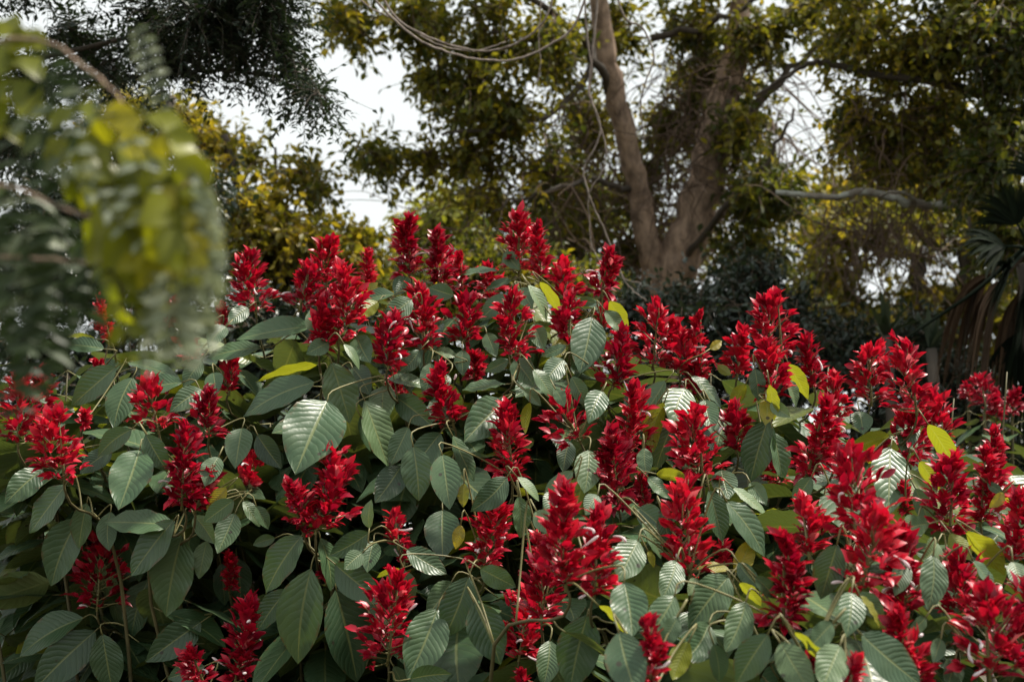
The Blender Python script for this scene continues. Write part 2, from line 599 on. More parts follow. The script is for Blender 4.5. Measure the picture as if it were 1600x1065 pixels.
def make_crown(blobs, leaf_len, mb_leaf, mb_twig, sub=16, twigs=10, leaves=11, twig_len=0.35, asp=0.5, droop=0.25,
               spread=0.35, r_sub=0.012, r_twig=0.003, tint=0.0, pinnate=0, anchor=None, hang=0.0):
    """blobs: (px, py, rx, ry in px, depth, depth radius[, density[, tint]]); leafy sub-branches fan out inside every blob"""
    for bl in blobs:
        px, py, rx, ry, d, dr = bl[:6]
        dens = bl[6] if len(bl) > 6 else 1.0
        tn = bl[7] if len(bl) > 7 else tint
        c = P(px, py, d)
        cut = 0.52 * twig_len / d * FPX
        rx, ry = max(10, rx - cut), max(8, ry - cut)
        ax = np.stack([AX_R * rx / FPX * d, AX_U * ry / FPX * d, AX_F * dr])
        ns = max(3, int(round(sub * dens)))
        q = unit(rng.normal(size=(ns, 3))) * rng.uniform(0.35, 1.0, (ns, 1))
        end = c + q @ ax
        a0 = c if anchor is None else anchor(c)
        st = c + (rng.normal(size=(ns, 3)) * 0.22) @ ax
        st = 0.85 * st + 0.15 * a0
        bend = np.linalg.norm(end - st, axis=1, keepdims=True)
        mid = (st + end) / 2 + rng.normal(size=(ns, 3)) * 0.13 * bend + UP * 0.10 * bend
        end = end - UP * hang * bend
        mb_twig.sticks(st, mid, end, r_sub, r_sub * 0.35)
        # twigs along the sub-branches
        nt_ = ns * twigs
        k = np.repeat(np.arange(ns), twigs)
        t = rng.uniform(0.12, 1.0, nt_)[:, None]
        o = (1 - t) ** 2 * st[k] + 2 * t * (1 - t) * mid[k] + t ** 2 * end[k]
        dirv = unit(unit(end[k] - st[k]) * 0.7 + rng.normal(size=(nt_, 3)) * 0.75 - UP * (droop * rng.uniform(0, 1.6, (nt_, 1))))
        ln = twig_len * rng.uniform(0.5, 1.25, nt_)[:, None]
        e = o + dirv * ln - UP * ln * droop * 0.5
        m_ = (o + e) / 2 + rng.normal(size=(nt_, 3)) * 0.06 * ln + UP * 0.06 * ln
        mb_twig.sticks(o, m_, e, r_twig, r_twig * 0.5)
        # leaves along the twigs
        nl = nt_ * leaves
        kk = np.repeat(np.arange(nt_), leaves)
        s = np.tile(np.linspace(0.12, 1.0, leaves), nt_)[:, None] + rng.normal(0, 0.03, (nl, 1))
        s = np.clip(s, 0.05, 1)
        lo = (1 - s) ** 2 * o[kk] + 2 * s * (1 - s) * m_[kk] + s ** 2 * e[kk]
        tw = unit(e[kk] - o[kk])
        if pinnate:
            side = np.tile(np.where(np.arange(leaves) % 2 == 0, 1.0, -1.0), nt_)[:, None]
            nn = unit(UP + rng.normal(size=(nt_, 3)) * 0.35)[kk]
            sv = unit(np.cross(tw, nn)) * side
            la = unit(sv * 0.9 + tw * 0.45 + rng.normal(size=(nl, 3)) * 0.12 - UP * 0.1)
            ln_ = nn + rng.normal(size=(nl, 3)) * 0.15
        else:
            la = unit(tw * 0.45 + rng.normal(size=(nl, 3)) * spread * 2.2 - UP * droop * 0.8)
            ln_ = UP + rng.normal(size=(nl, 3)) * 0.6
        sz = leaf_len * rng.uniform(0.6, 1.25, nl)
        Mx = frames(la, ln_, sz, sz * asp * rng.uniform(0.8, 1.2, nl))
        clump = rng.uniform(-0.28, 0.28, ns)[k][kk]
        r = np.clip(rng.beta(2, 2.6, nl) * 0.8 + clump + tn + rng.normal(0, 0.04, nl), 0, 1)
        keep = rng.random(nl) < 0.93
        mb_leaf.stamp(T_LEAFLET if pinnate else T_LEAF, Mx[keep], lo[keep], rnd=r[keep])


def limb_to(mb, a, b, r0, r1, sag=0.1, wig=0.02, sides=6):
    a, b = np.asarray(a), np.asarray(b)
    L = np.linalg.norm(b - a)
    p = smooth_path([a, a + (b - a) * 0.35 + UP * sag * L + rng.normal(0, 0.05, 3) * L, a + (b - a) * 0.7 + UP * sag * 0.7 * L + rng.normal(0, 0.05, 3) * L, b], 5, wig)
    mb.tube(p, np.linspace(r0, r1, len(p)), sides)
    return p


def px_path(pts, per=6, wig=0.0):
    return smooth_path([P(*p) for p in pts], per, wig)


def ground_below(p):
    return np.array([p[0], p[1], -0.08])


# ------------------------------------------------------------------ the flowering shrub
# flower spikes: tip x, tip y, base x, base y, width (px of the photograph), depth (m)
SPIKES = [
 (398,397,400,490,62,3.7),(478,418,468,482,52,3.5),(521,383,507,472,66,3.6),(540,418,528,535,66,3.3),(505,470,500,548,46,3.28),
 (577,391,572,458,32,3.8),(637,343,640,428,45,3.7),(687,363,685,440,42,3.7),(722,400,722,452,46,3.8),(612,492,607,572,58,3.25),
 (666,450,664,544,60,3.4),(726,468,725,532,55,3.5),(803,462,806,556,58,3.3),(806,335,812,420,52,3.8),(843,350,845,430,36,3.75),
 (770,420,768,465,45,3.9),(886,412,884,472,48,3.6),(944,394,940,460,46,3.6),(888,463,890,540,54,3.4),(945,485,940,512,34,3.5),
 (1018,485,1020,572,72,3.4),(1055,510,1060,578,50,3.35),(1092,485,1095,582,34,3.4),(1155,517,1152,587,50,3.4),(1217,458,1222,560,66,3.3),
 (1205,535,1208,622,54,3.1),(1268,525,1272,605,46,3.3),(972,518,958,602,50,3.3),(1078,572,1090,618,50,3.4),(1366,548,1362,628,72,3.3),
 (1438,541,1432,642,72,3.2),(1310,588,1312,652,42,3.5),(1458,610,1462,700,50,3.4),(1405,645,1418,720,60,3.35),(700,570,708,662,52,3.2),
 (800,633,800,748,64,3.1),(885,640,905,688,84,3.1),(982,597,975,722,55,3.1),(955,670,965,792,62,2.9),(1002,740,1005,792,28,2.9),
 (1085,640,1098,748,68,2.95),(1145,635,1150,702,52,3.1),(1265,622,1262,742,60,2.9),(1302,660,1300,718,36,2.9),(740,553,742,592,36,3.6),
 (625,593,628,617,38,3.5),(360,557,358,612,36,3.5),(235,608,247,672,74,3.2),(328,612,326,682,45,3.2),(290,660,284,790,56,3.0),
 (318,735,305,795,44,3.0),(390,710,390,757,36,3.3),(68,580,55,642,50,3.3),(18,590,28,692,66,3.2),(95,645,100,748,72,3.0),
 (135,643,131,664,22,3.2),(505,703,494,828,66,2.95),(455,750,470,820,48,2.98),(617,803,622,852,40,3.0),(636,850,632,878,28,3.0),
 (765,778,756,884,66,2.9),(612,898,606,1032,84,2.8),(150,850,152,948,84,3.3),(355,862,358,920,26,3.3),(388,938,368,1062,56,2.9),
 (308,1008,318,1066,44,2.95),(890,762,884,915,78,2.3),(932,800,928,930,72,2.35),(840,878,846,965,70,2.6),(815,938,812,1025,76,2.7),
 (850,838,856,884,42,2.85),(1070,757,1078,900,70,2.5),(1130,848,1132,884,26,2.7),(1325,715,1338,835,92,2.3),(1345,805,1346,920,98,2.2),
 (1400,818,1412,955,68,2.3),(1250,783,1264,865,60,2.4),(1226,833,1224,978,70,2.2),(1488,715,1484,835,74,2.6),(1525,698,1532,815,54,2.7),
 (1546,665,1552,765,44,3.0),(1586,770,1580,875,62,2.5),(998,966,1016,1066,50,2.0),(1398,948,1436,1070,68,2.1),(1510,875,1500,965,76,2.4),
 (1528,930,1546,1055,108,2.1),(1592,918,1590,1035,88,2.15),(1330,1035,1326,1075,36,1.9),(1265,1022,1266,1048,22,2.0),(165,465,172,532,30,3.6),
 (305,533,300,562,40,3.5),(347,475,348,512,24,3.7),(1412,757,1416,802,32,2.9),(1372,690,1370,716,30,3.2),(1208,695,1214,755,44,3.15),
 (265,468,262,510,34,3.7),(508,880,510,908,22,3.1),(818,1052,826,1082,30,2.6),(155,565,160,580,24,3.5),
]
# leaves: base x, base y, tip x, tip y, width px, kind (g green, d deep in the bush with shade put into a darker green, l lime underside, y yellow, p pale)
LEAVES = [
 (487,510,368,527,36,'g'),(635,432,618,462,28,'g'),(617,460,557,473,20,'g'),(642,467,600,500,36,'g'),(710,462,668,448,28,'g'),
 (778,423,705,432,12,'g'),(800,462,748,500,30,'g'),(800,438,757,452,14,'g'),(788,393,812,422,24,'p'),(492,522,485,480,24,'p'),
 (512,535,482,552,28,'g'),(555,525,580,566,38,'g'),(537,537,564,576,12,'p'),(655,547,622,582,26,'g'),(712,557,678,545,16,'p'),
 (722,547,724,585,26,'g'),(795,562,757,579,21,'g'),(672,567,663,617,29,'g'),(492,597,376,645,46,'g'),(505,628,470,730,98,'g'),
 (518,566,547,661,54,'p'),(548,575,578,614,38,'g'),(598,603,602,658,43,'p'),(570,625,610,729,42,'p'),(563,650,580,705,22,'g'),
 (617,620,676,664,42,'g'),(605,592,672,602,18,'p'),(622,583,647,617,9,'p'),(637,668,610,726,36,'g'),(688,677,643,736,44,'g'),
 (645,697,655,781,50,'g'),(690,712,703,789,49,'g'),(707,680,742,751,23,'g'),(788,628,728,686,60,'g'),(790,600,722,608,13,'g'),
 (792,747,737,796,42,'g'),(725,755,724,792,19,'y'),(577,825,578,780,21,'p'),(625,730,590,780,46,'d'),(400,680,440,730,36,'d'),
 (497,570,400,595,15,'l'),(400,790,420,826,20,'g'),(182,573,110,633,46,'g'),(200,590,185,666,48,'d'),(285,597,200,609,30,'g'),
 (313,562,288,603,29,'g'),(330,582,340,616,31,'g'),(312,610,272,641,36,'g'),(206,670,152,713,35,'g'),(208,705,196,789,67,'g'),
 (228,678,262,737,36,'g'),(58,735,17,782,44,'g'),(103,757,45,832,42,'g'),(136,785,122,857,37,'g'),(170,800,173,859,34,'g'),
 (272,820,163,812,29,'g'),(272,812,200,899,52,'g'),(285,836,255,966,73,'g'),(302,806,336,848,30,'p'),(322,845,312,903,32,'p'),
 (365,781,318,816,32,'g'),(362,805,345,860,39,'g'),(337,715,325,756,34,'g'),(373,670,372,726,44,'g'),(355,762,322,796,25,'y'),
 (380,782,408,822,17,'p'),(170,705,130,737,32,'d'),(163,545,100,536,23,'g'),(150,530,105,524,9,'l'),(190,570,130,587,30,'d'),
 (385,480,360,507,27,'g'),(350,510,330,541,30,'g'),(408,543,320,556,27,'g'),(124,808,75,916,64,'g'),(205,850,183,936,46,'d'),
 (130,965,25,1021,44,'d'),(142,990,60,1072,64,'d'),(160,990,175,1082,52,'d'),(310,975,233,1029,52,'d'),(345,880,352,946,30,'d'),
 (370,870,376,941,38,'d'),(320,1040,260,1059,32,'d'),(232,905,202,997,50,'d'),(472,836,410,926,52,'g'),(486,888,463,1038,75,'g'),
 (500,840,521,923,23,'g'),(522,883,597,936,52,'g'),(525,920,560,1067,71,'d'),(577,832,515,867,38,'g'),(582,848,576,889,33,'g'),
 (635,858,699,896,34,'g'),(632,890,640,949,29,'g'),(705,912,668,959,42,'g'),(732,902,695,995,58,'g'),(682,957,640,1052,69,'g'),
 (740,942,782,1036,60,'g'),(640,1063,706,1050,36,'g'),(750,888,806,917,36,'g'),(690,800,693,869,57,'d'),(720,820,712,857,20,'y'),
 (430,840,395,851,19,'g'),(450,920,400,987,38,'d'),(615,1040,637,1077,20,'p'),(625,888,588,901,11,'l'),(565,865,540,886,30,'g'),
 (803,562,833,601,38,'g'),(833,577,865,623,24,'p'),(882,562,850,598,36,'g'),(893,588,919,636,28,'g'),(943,612,920,657,38,'g'),
 (818,608,846,634,18,'p'),(828,628,818,677,17,'l'),(868,608,881,634,20,'p'),(1040,595,990,666,28,'g'),(1038,628,1017,706,35,'l'),
 (1055,655,1022,737,30,'d'),(1075,608,1052,666,54,'p'),(1080,588,1131,636,20,'g'),(1105,625,1110,671,36,'g'),(922,705,912,766,46,'p'),
 (890,690,880,736,30,'d'),(895,735,848,802,28,'g'),(1008,700,1010,741,26,'p'),(1012,745,1050,779,22,'g'),(1025,740,1076,746,22,'l'),
 (1200,655,1172,753,50,'g'),(1165,600,1142,641,24,'l'),(1180,575,1185,626,27,'g'),(1200,625,1193,661,27,'y'),(1130,735,1136,777,42,'g'),
 (1108,765,1130,847,37,'g'),(1135,783,1199,868,40,'g'),(1145,762,1201,803,16,'p'),(1175,755,1195,786,26,'p'),(810,775,815,841,29,'p'),
 (838,800,866,829,31,'p'),(808,745,845,781,13,'p'),(1000,795,1036,826,38,'g'),(935,775,915,801,30,'g'),(870,770,857,802,32,'g'),
 (1208,675,1225,753,35,'p'),(1232,568,1264,623,20,'l'),(1228,592,1246,636,20,'p'),(1283,615,1300,641,11,'l'),(1347,643,1345,676,35,'g'),
 (1390,680,1320,702,31,'l'),(1430,652,1403,701,42,'g'),(1403,702,1378,797,66,'g'),(1450,662,1497,735,22,'l'),(1437,720,1469,765,24,'l'),
 (1430,762,1453,821,32,'p'),(1372,688,1403,702,22,'l'),(1268,745,1240,791,27,'g'),(1455,820,1411,826,30,'g'),(1570,770,1545,792,19,'y'),
 (1545,755,1566,771,15,'g'),(1205,630,1233,651,22,'p'),(1202,600,1211,656,14,'l'),(860,1005,848,1067,40,'g'),(918,960,890,1079,68,'g'),
 (935,945,985,992,17,'l'),(978,915,985,987,60,'g'),(970,995,992,1078,66,'g'),(1057,935,1008,997,52,'g'),(1060,880,1032,931,43,'p'),
 (1143,905,1075,974,64,'g'),(1170,945,1130,1012,48,'p'),(1112,980,1062,1026,54,'g'),(1078,1005,1048,1059,38,'l'),(1060,965,1030,1011,32,'g'),
 (1148,893,1178,842,33,'y'),(1140,890,1087,885,12,'y'),(1155,910,1190,946,18,'l'),(1115,1005,1125,1067,31,'g'),(1200,990,1150,1068,48,'g'),
 (1000,848,965,901,54,'p'),(1003,815,1036,872,26,'p'),(1090,905,1074,927,22,'p'),(1155,880,1186,917,27,'g'),(1012,860,1023,886,12,'y'),
 (1308,850,1282,936,46,'g'),(1337,930,1318,986,45,'g'),(1345,925,1381,967,32,'p'),(1343,930,1376,979,13,'y'),(1345,990,1442,1070,60,'g'),
 (1465,870,1445,947,47,'g'),(1470,850,1438,871,42,'p'),(1440,810,1414,842,38,'p'),(1490,835,1511,872,31,'l'),(1510,830,1571,897,28,'l'),
 (1590,880,1592,924,35,'p'),(1520,875,1561,931,22,'g'),(1240,985,1311,1072,15,'l'),(1225,1010,1262,1077,52,'p'),(1305,975,1258,1012,36,'g'),
 (1320,1015,1280,1068,58,'p'),(1500,1035,1474,1072,38,'g'),(1450,965,1419,986,22,'g'),(1475,1000,1455,1031,26,'g'),(927,495,905,581,56,'g'),
 (952,470,981,517,23,'l'),(945,485,978,526,25,'p'),(905,468,931,473,17,'g'),(825,445,858,501,20,'p'),(843,440,881,496,15,'l'),
 (812,450,831,481,29,'g'),(835,505,850,546,29,'p'),(1108,545,1130,532,15,'y'),(880,530,868,561,25,'y'),(885,540,845,556,17,'g'),
 (1122,570,1141,586,15,'l'),(1340,760,1352,800,28,'g'),(760,520,775,556,26,'g'),(590,470,560,492,26,'l'),(560,470,590,440,22,'y'),
 (1035,800,1050,850,28,'g'),(1180,900,1215,935,24,'g'),(1420,880,1395,925,34,'g'),(700,585,690,612,20,'g'),(330,500,300,520,24,'g'),
]
SP = np.array(SPIKES, float)


def depth_at(x, y, k=4):
    cx, cy = (SP[:, 0] + SP[:, 2]) / 2, (SP[:, 1] + SP[:, 3]) / 2
    dd = (cx - x) ** 2 + (cy - y) ** 2
    ix = np.argsort(dd)[:k]
    w = 1 / (dd[ix] + 400)
    return float((SP[ix, 5] * w).sum() / w.sum())


SHRUB_AT = np.array([0.1, 3.6, 0.0])
shrub = thing("flowering_shrub", "large shrub with upright scarlet flower spikes and broad drooping grey-green leaves", "shrub", SHRUB_AT)

# --- stems, one under each spike, running down to the ground
stem_pts, stem_id = [], []
for si, s in enumerate(SPIKES):
    tip, base = P(s[0], s[1], s[5]), P(s[2], s[3], s[5])
    down = unit(base - tip)
    back = 0.35 + 0.25 * rng.random()
    root = np.array([base[0] * 0.72 + rng.normal(0, 0.12), base[1] + back + rng.normal(0, 0.1), -0.07])
    p1 = base + down * 0.055 + AX_F * 0.035
    p2 = base * 0.88 + root * 0.12 + np.array([rng.normal(0, .05), 0.24, 0.03])
    p3 = base * 0.35 + root * 0.65 + rng.normal(0, 0.06, 3) + AX_F * 0.22
    path = smooth_path([base - down * 0.005, p1, p2, p3, root], 5)
    mb = MB()
    mb.tube(path, np.concatenate([np.linspace(0.0022, 0.003, 8), np.linspace(0.0032, 0.009, len(path) - 8)]), 6)
    mb.build("stem", M['stem'], shrub)
    for q in path:
        stem_pts.append(q)
        stem_id.append(si)
    for a_, b_ in zip(path[:-1], path[1:]):
        for f in (0.33, 0.66):
            stem_pts.append(a_ * (1 - f) + b_ * f)
            stem_id.append(si)
stem_pts = np.array(stem_pts)

# --- bracts
T_BRACT = (np.array([[-.12, 0, 0], [0, 0, -.02], [.12, 0, 0], [-.46, .34, .10], [0, .34, 0], [.46, .34, .10],
                     [-.40, .66, .06], [0, .66, -.03], [.40, .66, .06], [0, 1.0, -.16]]),
           [(0, 1, 4, 3), (1, 2, 5, 4), (3, 4, 7, 6), (4, 5, 8, 7)], [(6, 7, 9), (7, 8, 9)])
BV = T_BRACT[0][:, 1].copy()


def spike_geometry(s, r):
    tx, ty, bx, by, w, d = s
    base = P(bx, by, d)
    tip = P(tx + r.normal(0, 0.10) * w, ty, d) + AX_F * r.normal(0, 0.03)
    axv = tip - base
    H = np.linalg.norm(axv)
    a = axv / H
    Rw = 0.66 * w / FPX * d
    e1 = unit(np.cross(a, AX_F))
    e2 = np.cross(a, e1)
    bl = min(0.029, max(0.02, Rw * 0.62))
    nn = max(4, int(round(H / 0.0092)))
    bow = r.normal(0, 0.07) * H
    full = r.uniform(0.80, 1.1)
    lop = r.uniform(0, 6.28)
    lopk = r.uniform(0.0, 0.32)
    taper = r.uniform(0.75, 1.25)
    O, A_, Nn, Lb = [], [], [], []
    tubes = []
    ph = r.uniform(0, 6.28)
    for i in range(nn):
        t = (i + 0.3) / nn
        prof = np.interp(t, [0, .12, .35, .6, .85, 1], [.80, 1.0, 1.0, .93, .76, .50])
        Rt = Rw * prof ** taper * (1 + 0.13 * math.sin(i * 1.9 + ph))
        c = base + a * (H * 0.93 * t) + e1 * bow * math.sin(math.pi * t)
        nlat = 4 if t < 0.75 else 3
        for j in range(nlat):
            az = ph + i * 0.9 + j * 2 * math.pi / nlat + r.normal(0, 0.25)
            rad = e1 * math.cos(az) + e2 * math.sin(az)
            el = np.interp(t, [0, .3, .7, 1], [0.08, 0.42, 0.78, 1.2]) + r.normal(0, 0.12)
            ld = rad * math.cos(el) + a * math.sin(el)
            if r.random() > full + 0.18:
                continue
            reach = max(0.004, Rt * (1 + lopk * math.cos(az - lop)) * r.uniform(0.7, 1.15) - bl * 0.75)
            q = c + ld * reach
            if reach > 0.012 and (i + j) % 2 == 0:
                tubes.append((c - a * 0.006, q))
            nb = 3 if r.random() < 0.4 else (4 if r.random() < 0.6 else 5)
            side = np.cross(ld, a)
            ns_ = np.linalg.norm(side)
            side = side / ns_ if ns_ > 1e-3 else e1
            upv = np.cross(side, ld)
            for b in range(nb):
                th = r.uniform(0, 6.28)
                sp = r.uniform(0.2, 0.68)
                bd = unit(ld + (side * math.cos(th) + upv * math.sin(th)) * sp + a * 0.28)
                O.append(q - ld * r.uniform(0, 0.5) * bl + rng.normal(0, 0.0015, 3))
                A_.append(bd)
                Nn.append(unit(upv + rad * 0.2 + r.normal(0, 0.45, 3)))
                Lb.append(bl * r.uniform(0.6, 1.25))
    # closed tip
    ctip = base + a * H * 0.9
    for b in range(5):
        az = b * 2.4
        bd = unit(a + (e1 * math.cos(az) + e2 * math.sin(az)) * 0.28)
        O.append(ctip)
        A_.append(bd)
        Nn.append(e1 * math.cos(az) + e2 * math.sin(az))
        Lb.append(bl * r.uniform(0.8, 1.0))
    return base, tip, a, e1, e2, H, Rw, np.array(O), np.array(A_), np.array(Nn), np.array(Lb), tubes


area = SP[:, 4] * np.hypot(SP[:, 0] - SP[:, 2], SP[:, 1] - SP[:, 3])
big = [int(k) for k in np.argsort(-area) if SP[int(k), 2] < 1560][:3]
MAXB, nbr, nwhite = 300, 0, 0
bract_me = []
for v in range(6):
    mb = MB()
    tv = T_BRACT[0].copy()
    tv[:, 2] += (v - 2.5) * 0.05 * tv[:, 1] ** 2
    mb.add(tv * np.array([0.52, 1, 1]), T_BRACT[1], T_BRACT[2], rnd=[0.2, 0.45, 0.6, 0.72, 0.85, 0.95][v], v=BV)
    bract_me.append(mb.mesh("bract", [M['bract']]))
from mathutils import Matrix
for si, s in enumerate(SPIKES):
    r = np.random.default_rng(1000 + si)
    base, tip, a, e1, e2, H, Rw, O, A_, Nn, Lb, tubes = spike_geometry(s, r)
    ax = MB()
    ax.tube(np.linspace(base - a * 0.01, base + a * H * 0.93, 5), [0.0032, 0.003, 0.0026, 0.002, 0.0012], 5)
    for p0, p1 in tubes:
        ax.tube(np.array([p0, (p0 + p1) / 2 - a * 0.001, p1]), [0.0016, 0.0013, 0.001], 4)
    sp = ax.build("flower_spike", M['petiole'], shrub, origin=base)
    age = r.uniform(-0.18, 0.12)
    rv = np.clip(r.beta(2.2, 1.8, len(O)) * 0.85 + 0.05 + age, 0, 0.985)
    rv = np.where(r.random(len(O)) < 0.02, 1.0, rv)
    Mx = frames(A_, Nn, Lb, Lb * 0.52 * r.uniform(0.8, 1.2, len(O)))
    if si in big:
        n_here = min(len(O), MAXB - nbr)
        idx = np.argsort([(o - CAM) @ AX_F for o in O])[:n_here]
        for k in idx:
            o = bpy.data.objects.new("bract", bract_me[int(min(5, rv[k] * 6))])
            COL.objects.link(o)
            o.parent = sp
            x = unit(Mx[k][0]); y = unit(Mx[k][1]); z = np.cross(x, y)
            m4 = Matrix([[*(c)] for c in np.stack([x, y, z], 1) * Lb[k]]).to_4x4()
            m4.translation = Vector((O[k] - base).tolist())
            o.matrix_local = m4
        nbr += n_here
        rest = np.setdiff1d(np.arange(len(O)), idx)
    else:
        rest = np.arange(len(O))
    if len(rest):
        mb = MB()
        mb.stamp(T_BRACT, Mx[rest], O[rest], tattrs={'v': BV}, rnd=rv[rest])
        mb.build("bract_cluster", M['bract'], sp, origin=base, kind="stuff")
    # white tubular flowers
    nw = int(r.integers(0, 4)) if H > 0.09 else int(r.integers(0, 2))
    for b in range(nw):
        if nwhite >= 290:
            break
        nwhite += 1
        az = r.uniform(0, 6.28)
        f_ = e1 * math.cos(az) - AX_F * abs(math.sin(az)) * 0.9
        rad = unit(f_)
        t = r.uniform(0.05, 0.75)
        p0 = base + a * H * t + rad * Rw * 0.55
        L = r.uniform(0.015, 0.025)
        dr = unit(rad + a * r.normal(0.1, 0.5) + e1 * r.normal(0, 0.4))
        crv = unit(a * r.normal(-0.6, 0.6) + e1 * r.normal(0, 0.6))
        pts = [p0, p0 + dr * L * 0.5, p0 + dr * L * 0.95 + crv * L * 0.15, p0 + dr * L * 1.25 + crv * L * 0.5]
        mb = MB()
        mb.tube(smooth_path(pts, 3), np.interp(np.linspace(0, 1, 10), [0, .5, .85, 1], [.0012, .0020, .0030, .0012]), 5)
        mb.build("white_flower", M['white'], sp, origin=p0)

# --- leaves
WP_V = [0, .04, .11, .24, .40, .56, .70, .82, .91, .965, 1]
WP_W = [.03, .24, .55, .86, 1, .96, .80, .55, .29, .12, 0.0]


def leaf_blade(mb, b, a, n, L, Wd, rows, cols, r, rnd, yel, petiole_to=None):
    """one broad leaf: base b, axis a, upper-side normal n"""
    x = unit(np.cross(a, n))
    z = np.cross(x, a)
    v = np.linspace(0, 1, rows + 1) ** 0.95
    u = np.linspace(-1, 1, cols + 1)
    hw = np.interp(v, WP_V, WP_W) * Wd / 2
    curl = r.uniform(0.05, 0.28)
    fold = r.uniform(0.06, 0.30)
    side = r.normal(0, 0.05)
    wav, wph, wf = r.uniform(0.004, 0.022), r.uniform(0, 6.28), r.uniform(2, 4)
    twist = r.normal(0, 0.18)
    VV, UU = np.meshgrid(v, u, indexing='ij')
    HW = np.repeat(hw[:, None], cols + 1, 1)
    lx = UU * HW + side * L * np.sin(math.pi * VV) * 0.5
    lz = -curl * L * (VV - 0.35) ** 2 + fold * np.abs(UU) * HW + wav * L * np.sin(VV * wf * 6.28 + wph + UU * 1.3) * np.abs(UU) ** 1.5 + twist * lx * (VV - 0.3)
    lz -= lz[0, cols // 2]
    pts = b + lx[..., None] * x + (VV * L)[..., None] * a + lz[..., None] * z
    i, j = np.meshgrid(np.arange(rows), np.arange(cols), indexing='ij')
    c1 = cols + 1
    Q = np.stack([i * c1 + j, i * c1 + j + 1, (i + 1) * c1 + j + 1, (i + 1) * c1 + j], -1).reshape(-1, 4)
    # x = a × n makes (x, a, z) with z along n, so this winding's normal is +n
    mb.add(pts, Q, None, 0, u=UU.ravel(), v=VV.ravel(), rnd=rnd, yel=yel)
    if petiole_to is not None:
        q = petiole_to
        D = np.linalg.norm(q - b)
        mid = b - a * min(0.03, D * 0.4)
        if rows < 8:
            mb.tube([b + a * L * 0.02, mid, q], [0.0015, 0.0016, 0.002], 3, 1)
            return pts
        mb.tube(smooth_path([b + a * L * 0.02, mid, (mid + q) / 2 + UP * 0.004 + AX_F * 0.12 * D, q], 3), np.linspace(0.0014, 0.0021, 10), 5, 1)
    return pts


leaf_info = []
for li, (bx, by, tx, ty, w, kind) in enumerate(LEAVES):
    r = np.random.default_rng(5000 + li)
    d = depth_at((bx + tx) / 2, (by + ty) / 2) - 0.06 + r.normal(0, 0.025)
    if kind == 'd':
        d += 0.20
    if kind == 'l':
        d += 0.04
    s = d / FPX
    dx, dy = (tx - bx), -(ty - by)
    l = math.hypot(dx, dy) * s
    Wm = w * s
    dir2 = (AX_R * dx + AX_U * dy) / math.hypot(dx, dy)
    perp = unit(np.cross(dir2, AX_F))
    asp = r.uniform(1.75, 2.0)
    Lf = asp * Wm
    if Lf > l:
        L = min(Lf, l * 1.4)
        dz = math.sqrt(max(0, L * L - l * l))
        sg = 1.0 if dy <= 0.3 * abs(dx) else -1.0
        ax = unit(dir2 * l - AX_F * dz * sg)
        b = P(bx, by, d) + AX_F * dz * sg * 0.5
        c = perp
        n = np.cross(c, ax)
        if n @ AX_F > 0:
            n = -n
        Wr = Wm
    else:
        L = l
        Wr = min(L / asp, Wm * 2.6)
        phi = math.acos(min(1, Wm / Wr))
        ax = dir2
        b = P(bx, by, d)
        n0 = -AX_F
        side = perp if perp @ UP > 0 else -perp
        if kind == 'l':
            side = -side
        n = unit(n0 * math.cos(phi) + side * math.sin(phi))
    if kind == 'l':
        n = -n
    leaf_info.append((b, ax, n, L, Wr, kind, r, d))

# leafy shoots without flowers, filling the depth of the bush
for e in range(95):
    x_ = rng.uniform(-120, 1720)
    y_ = rng.uniform(560, 900)
    d_ = depth_at(x_, y_) + rng.uniform(0.3, 1.1)
    base = P(x_, y_, d_)
    root = np.array([base[0] * 0.8 + rng.normal(0, 0.12), base[1] + 0.2 + rng.normal(0, 0.1), -0.07])
    path = smooth_path([base, base * 0.8 + root * 0.2 + rng.normal(0, .03, 3), base * 0.4 + root * 0.6 + rng.normal(0, .06, 3), root], 6)
    mb = MB()
    mb.tube(path, np.linspace(0.002, 0.008, len(path)), 6)
    mb.build("stem", M['stem'], shrub)
    ex = [path]
    for f in (0.33, 0.66):
        ex.append(path[:-1] * (1 - f) + path[1:] * f)
    ex = np.concatenate(ex)
    stem_pts = np.vstack([stem_pts, ex])
    stem_id += [len(SPIKES) + e] * len(ex)

# filler leaf pairs up the stems, behind and below the ones in view
fill = []
for si in range(len(SPIKES) + 95):
    r = np.random.default_rng(9000 + si)
    path = np.array([p for p, k in zip(stem_pts, stem_id) if k == si])
    path = path[np.argsort(-path[:, 2])]
    seg = np.concatenate([[0], np.cumsum(np.linalg.norm(np.diff(path, axis=0), axis=1))])
    az = r.uniform(0, 3.14)
    t = 0.05 + r.uniform(0, 0.03) if si < len(SPIKES) else 0.0
    while t < min(seg[-1] - 0.4, 1.25):
        o = np.array([np.interp(t, seg, path[:, k]) for k in range(3)])
        for h in (0, math.pi):
            rad = np.array([math.cos(az + h), math.sin(az + h), 0])
            el = r.normal(-0.35, 0.35)
            ax = unit(rad * math.cos(el) + UP * math.sin(el))
            n = unit(UP * math.cos(el) - rad * math.sin(el) + r.normal(0, 0.3, 3))
            L = r.uniform(0.13, 0.23)
            fill.append((o, o + ax * 0.035, ax, n, L, L / r.uniform(1.75, 2.1), r))
        az += math.pi / 2 + r.normal(0, 0.2)
        t += r.uniform(0.055, 0.085)
cx_, cy_ = (SP[:, 0] + SP[:, 2]) / 2, (SP[:, 1] + SP[:, 3]) / 2
hh_ = np.hypot(SP[:, 0] - SP[:, 2], SP[:, 1] - SP[:, 3]) / 2
lc = []
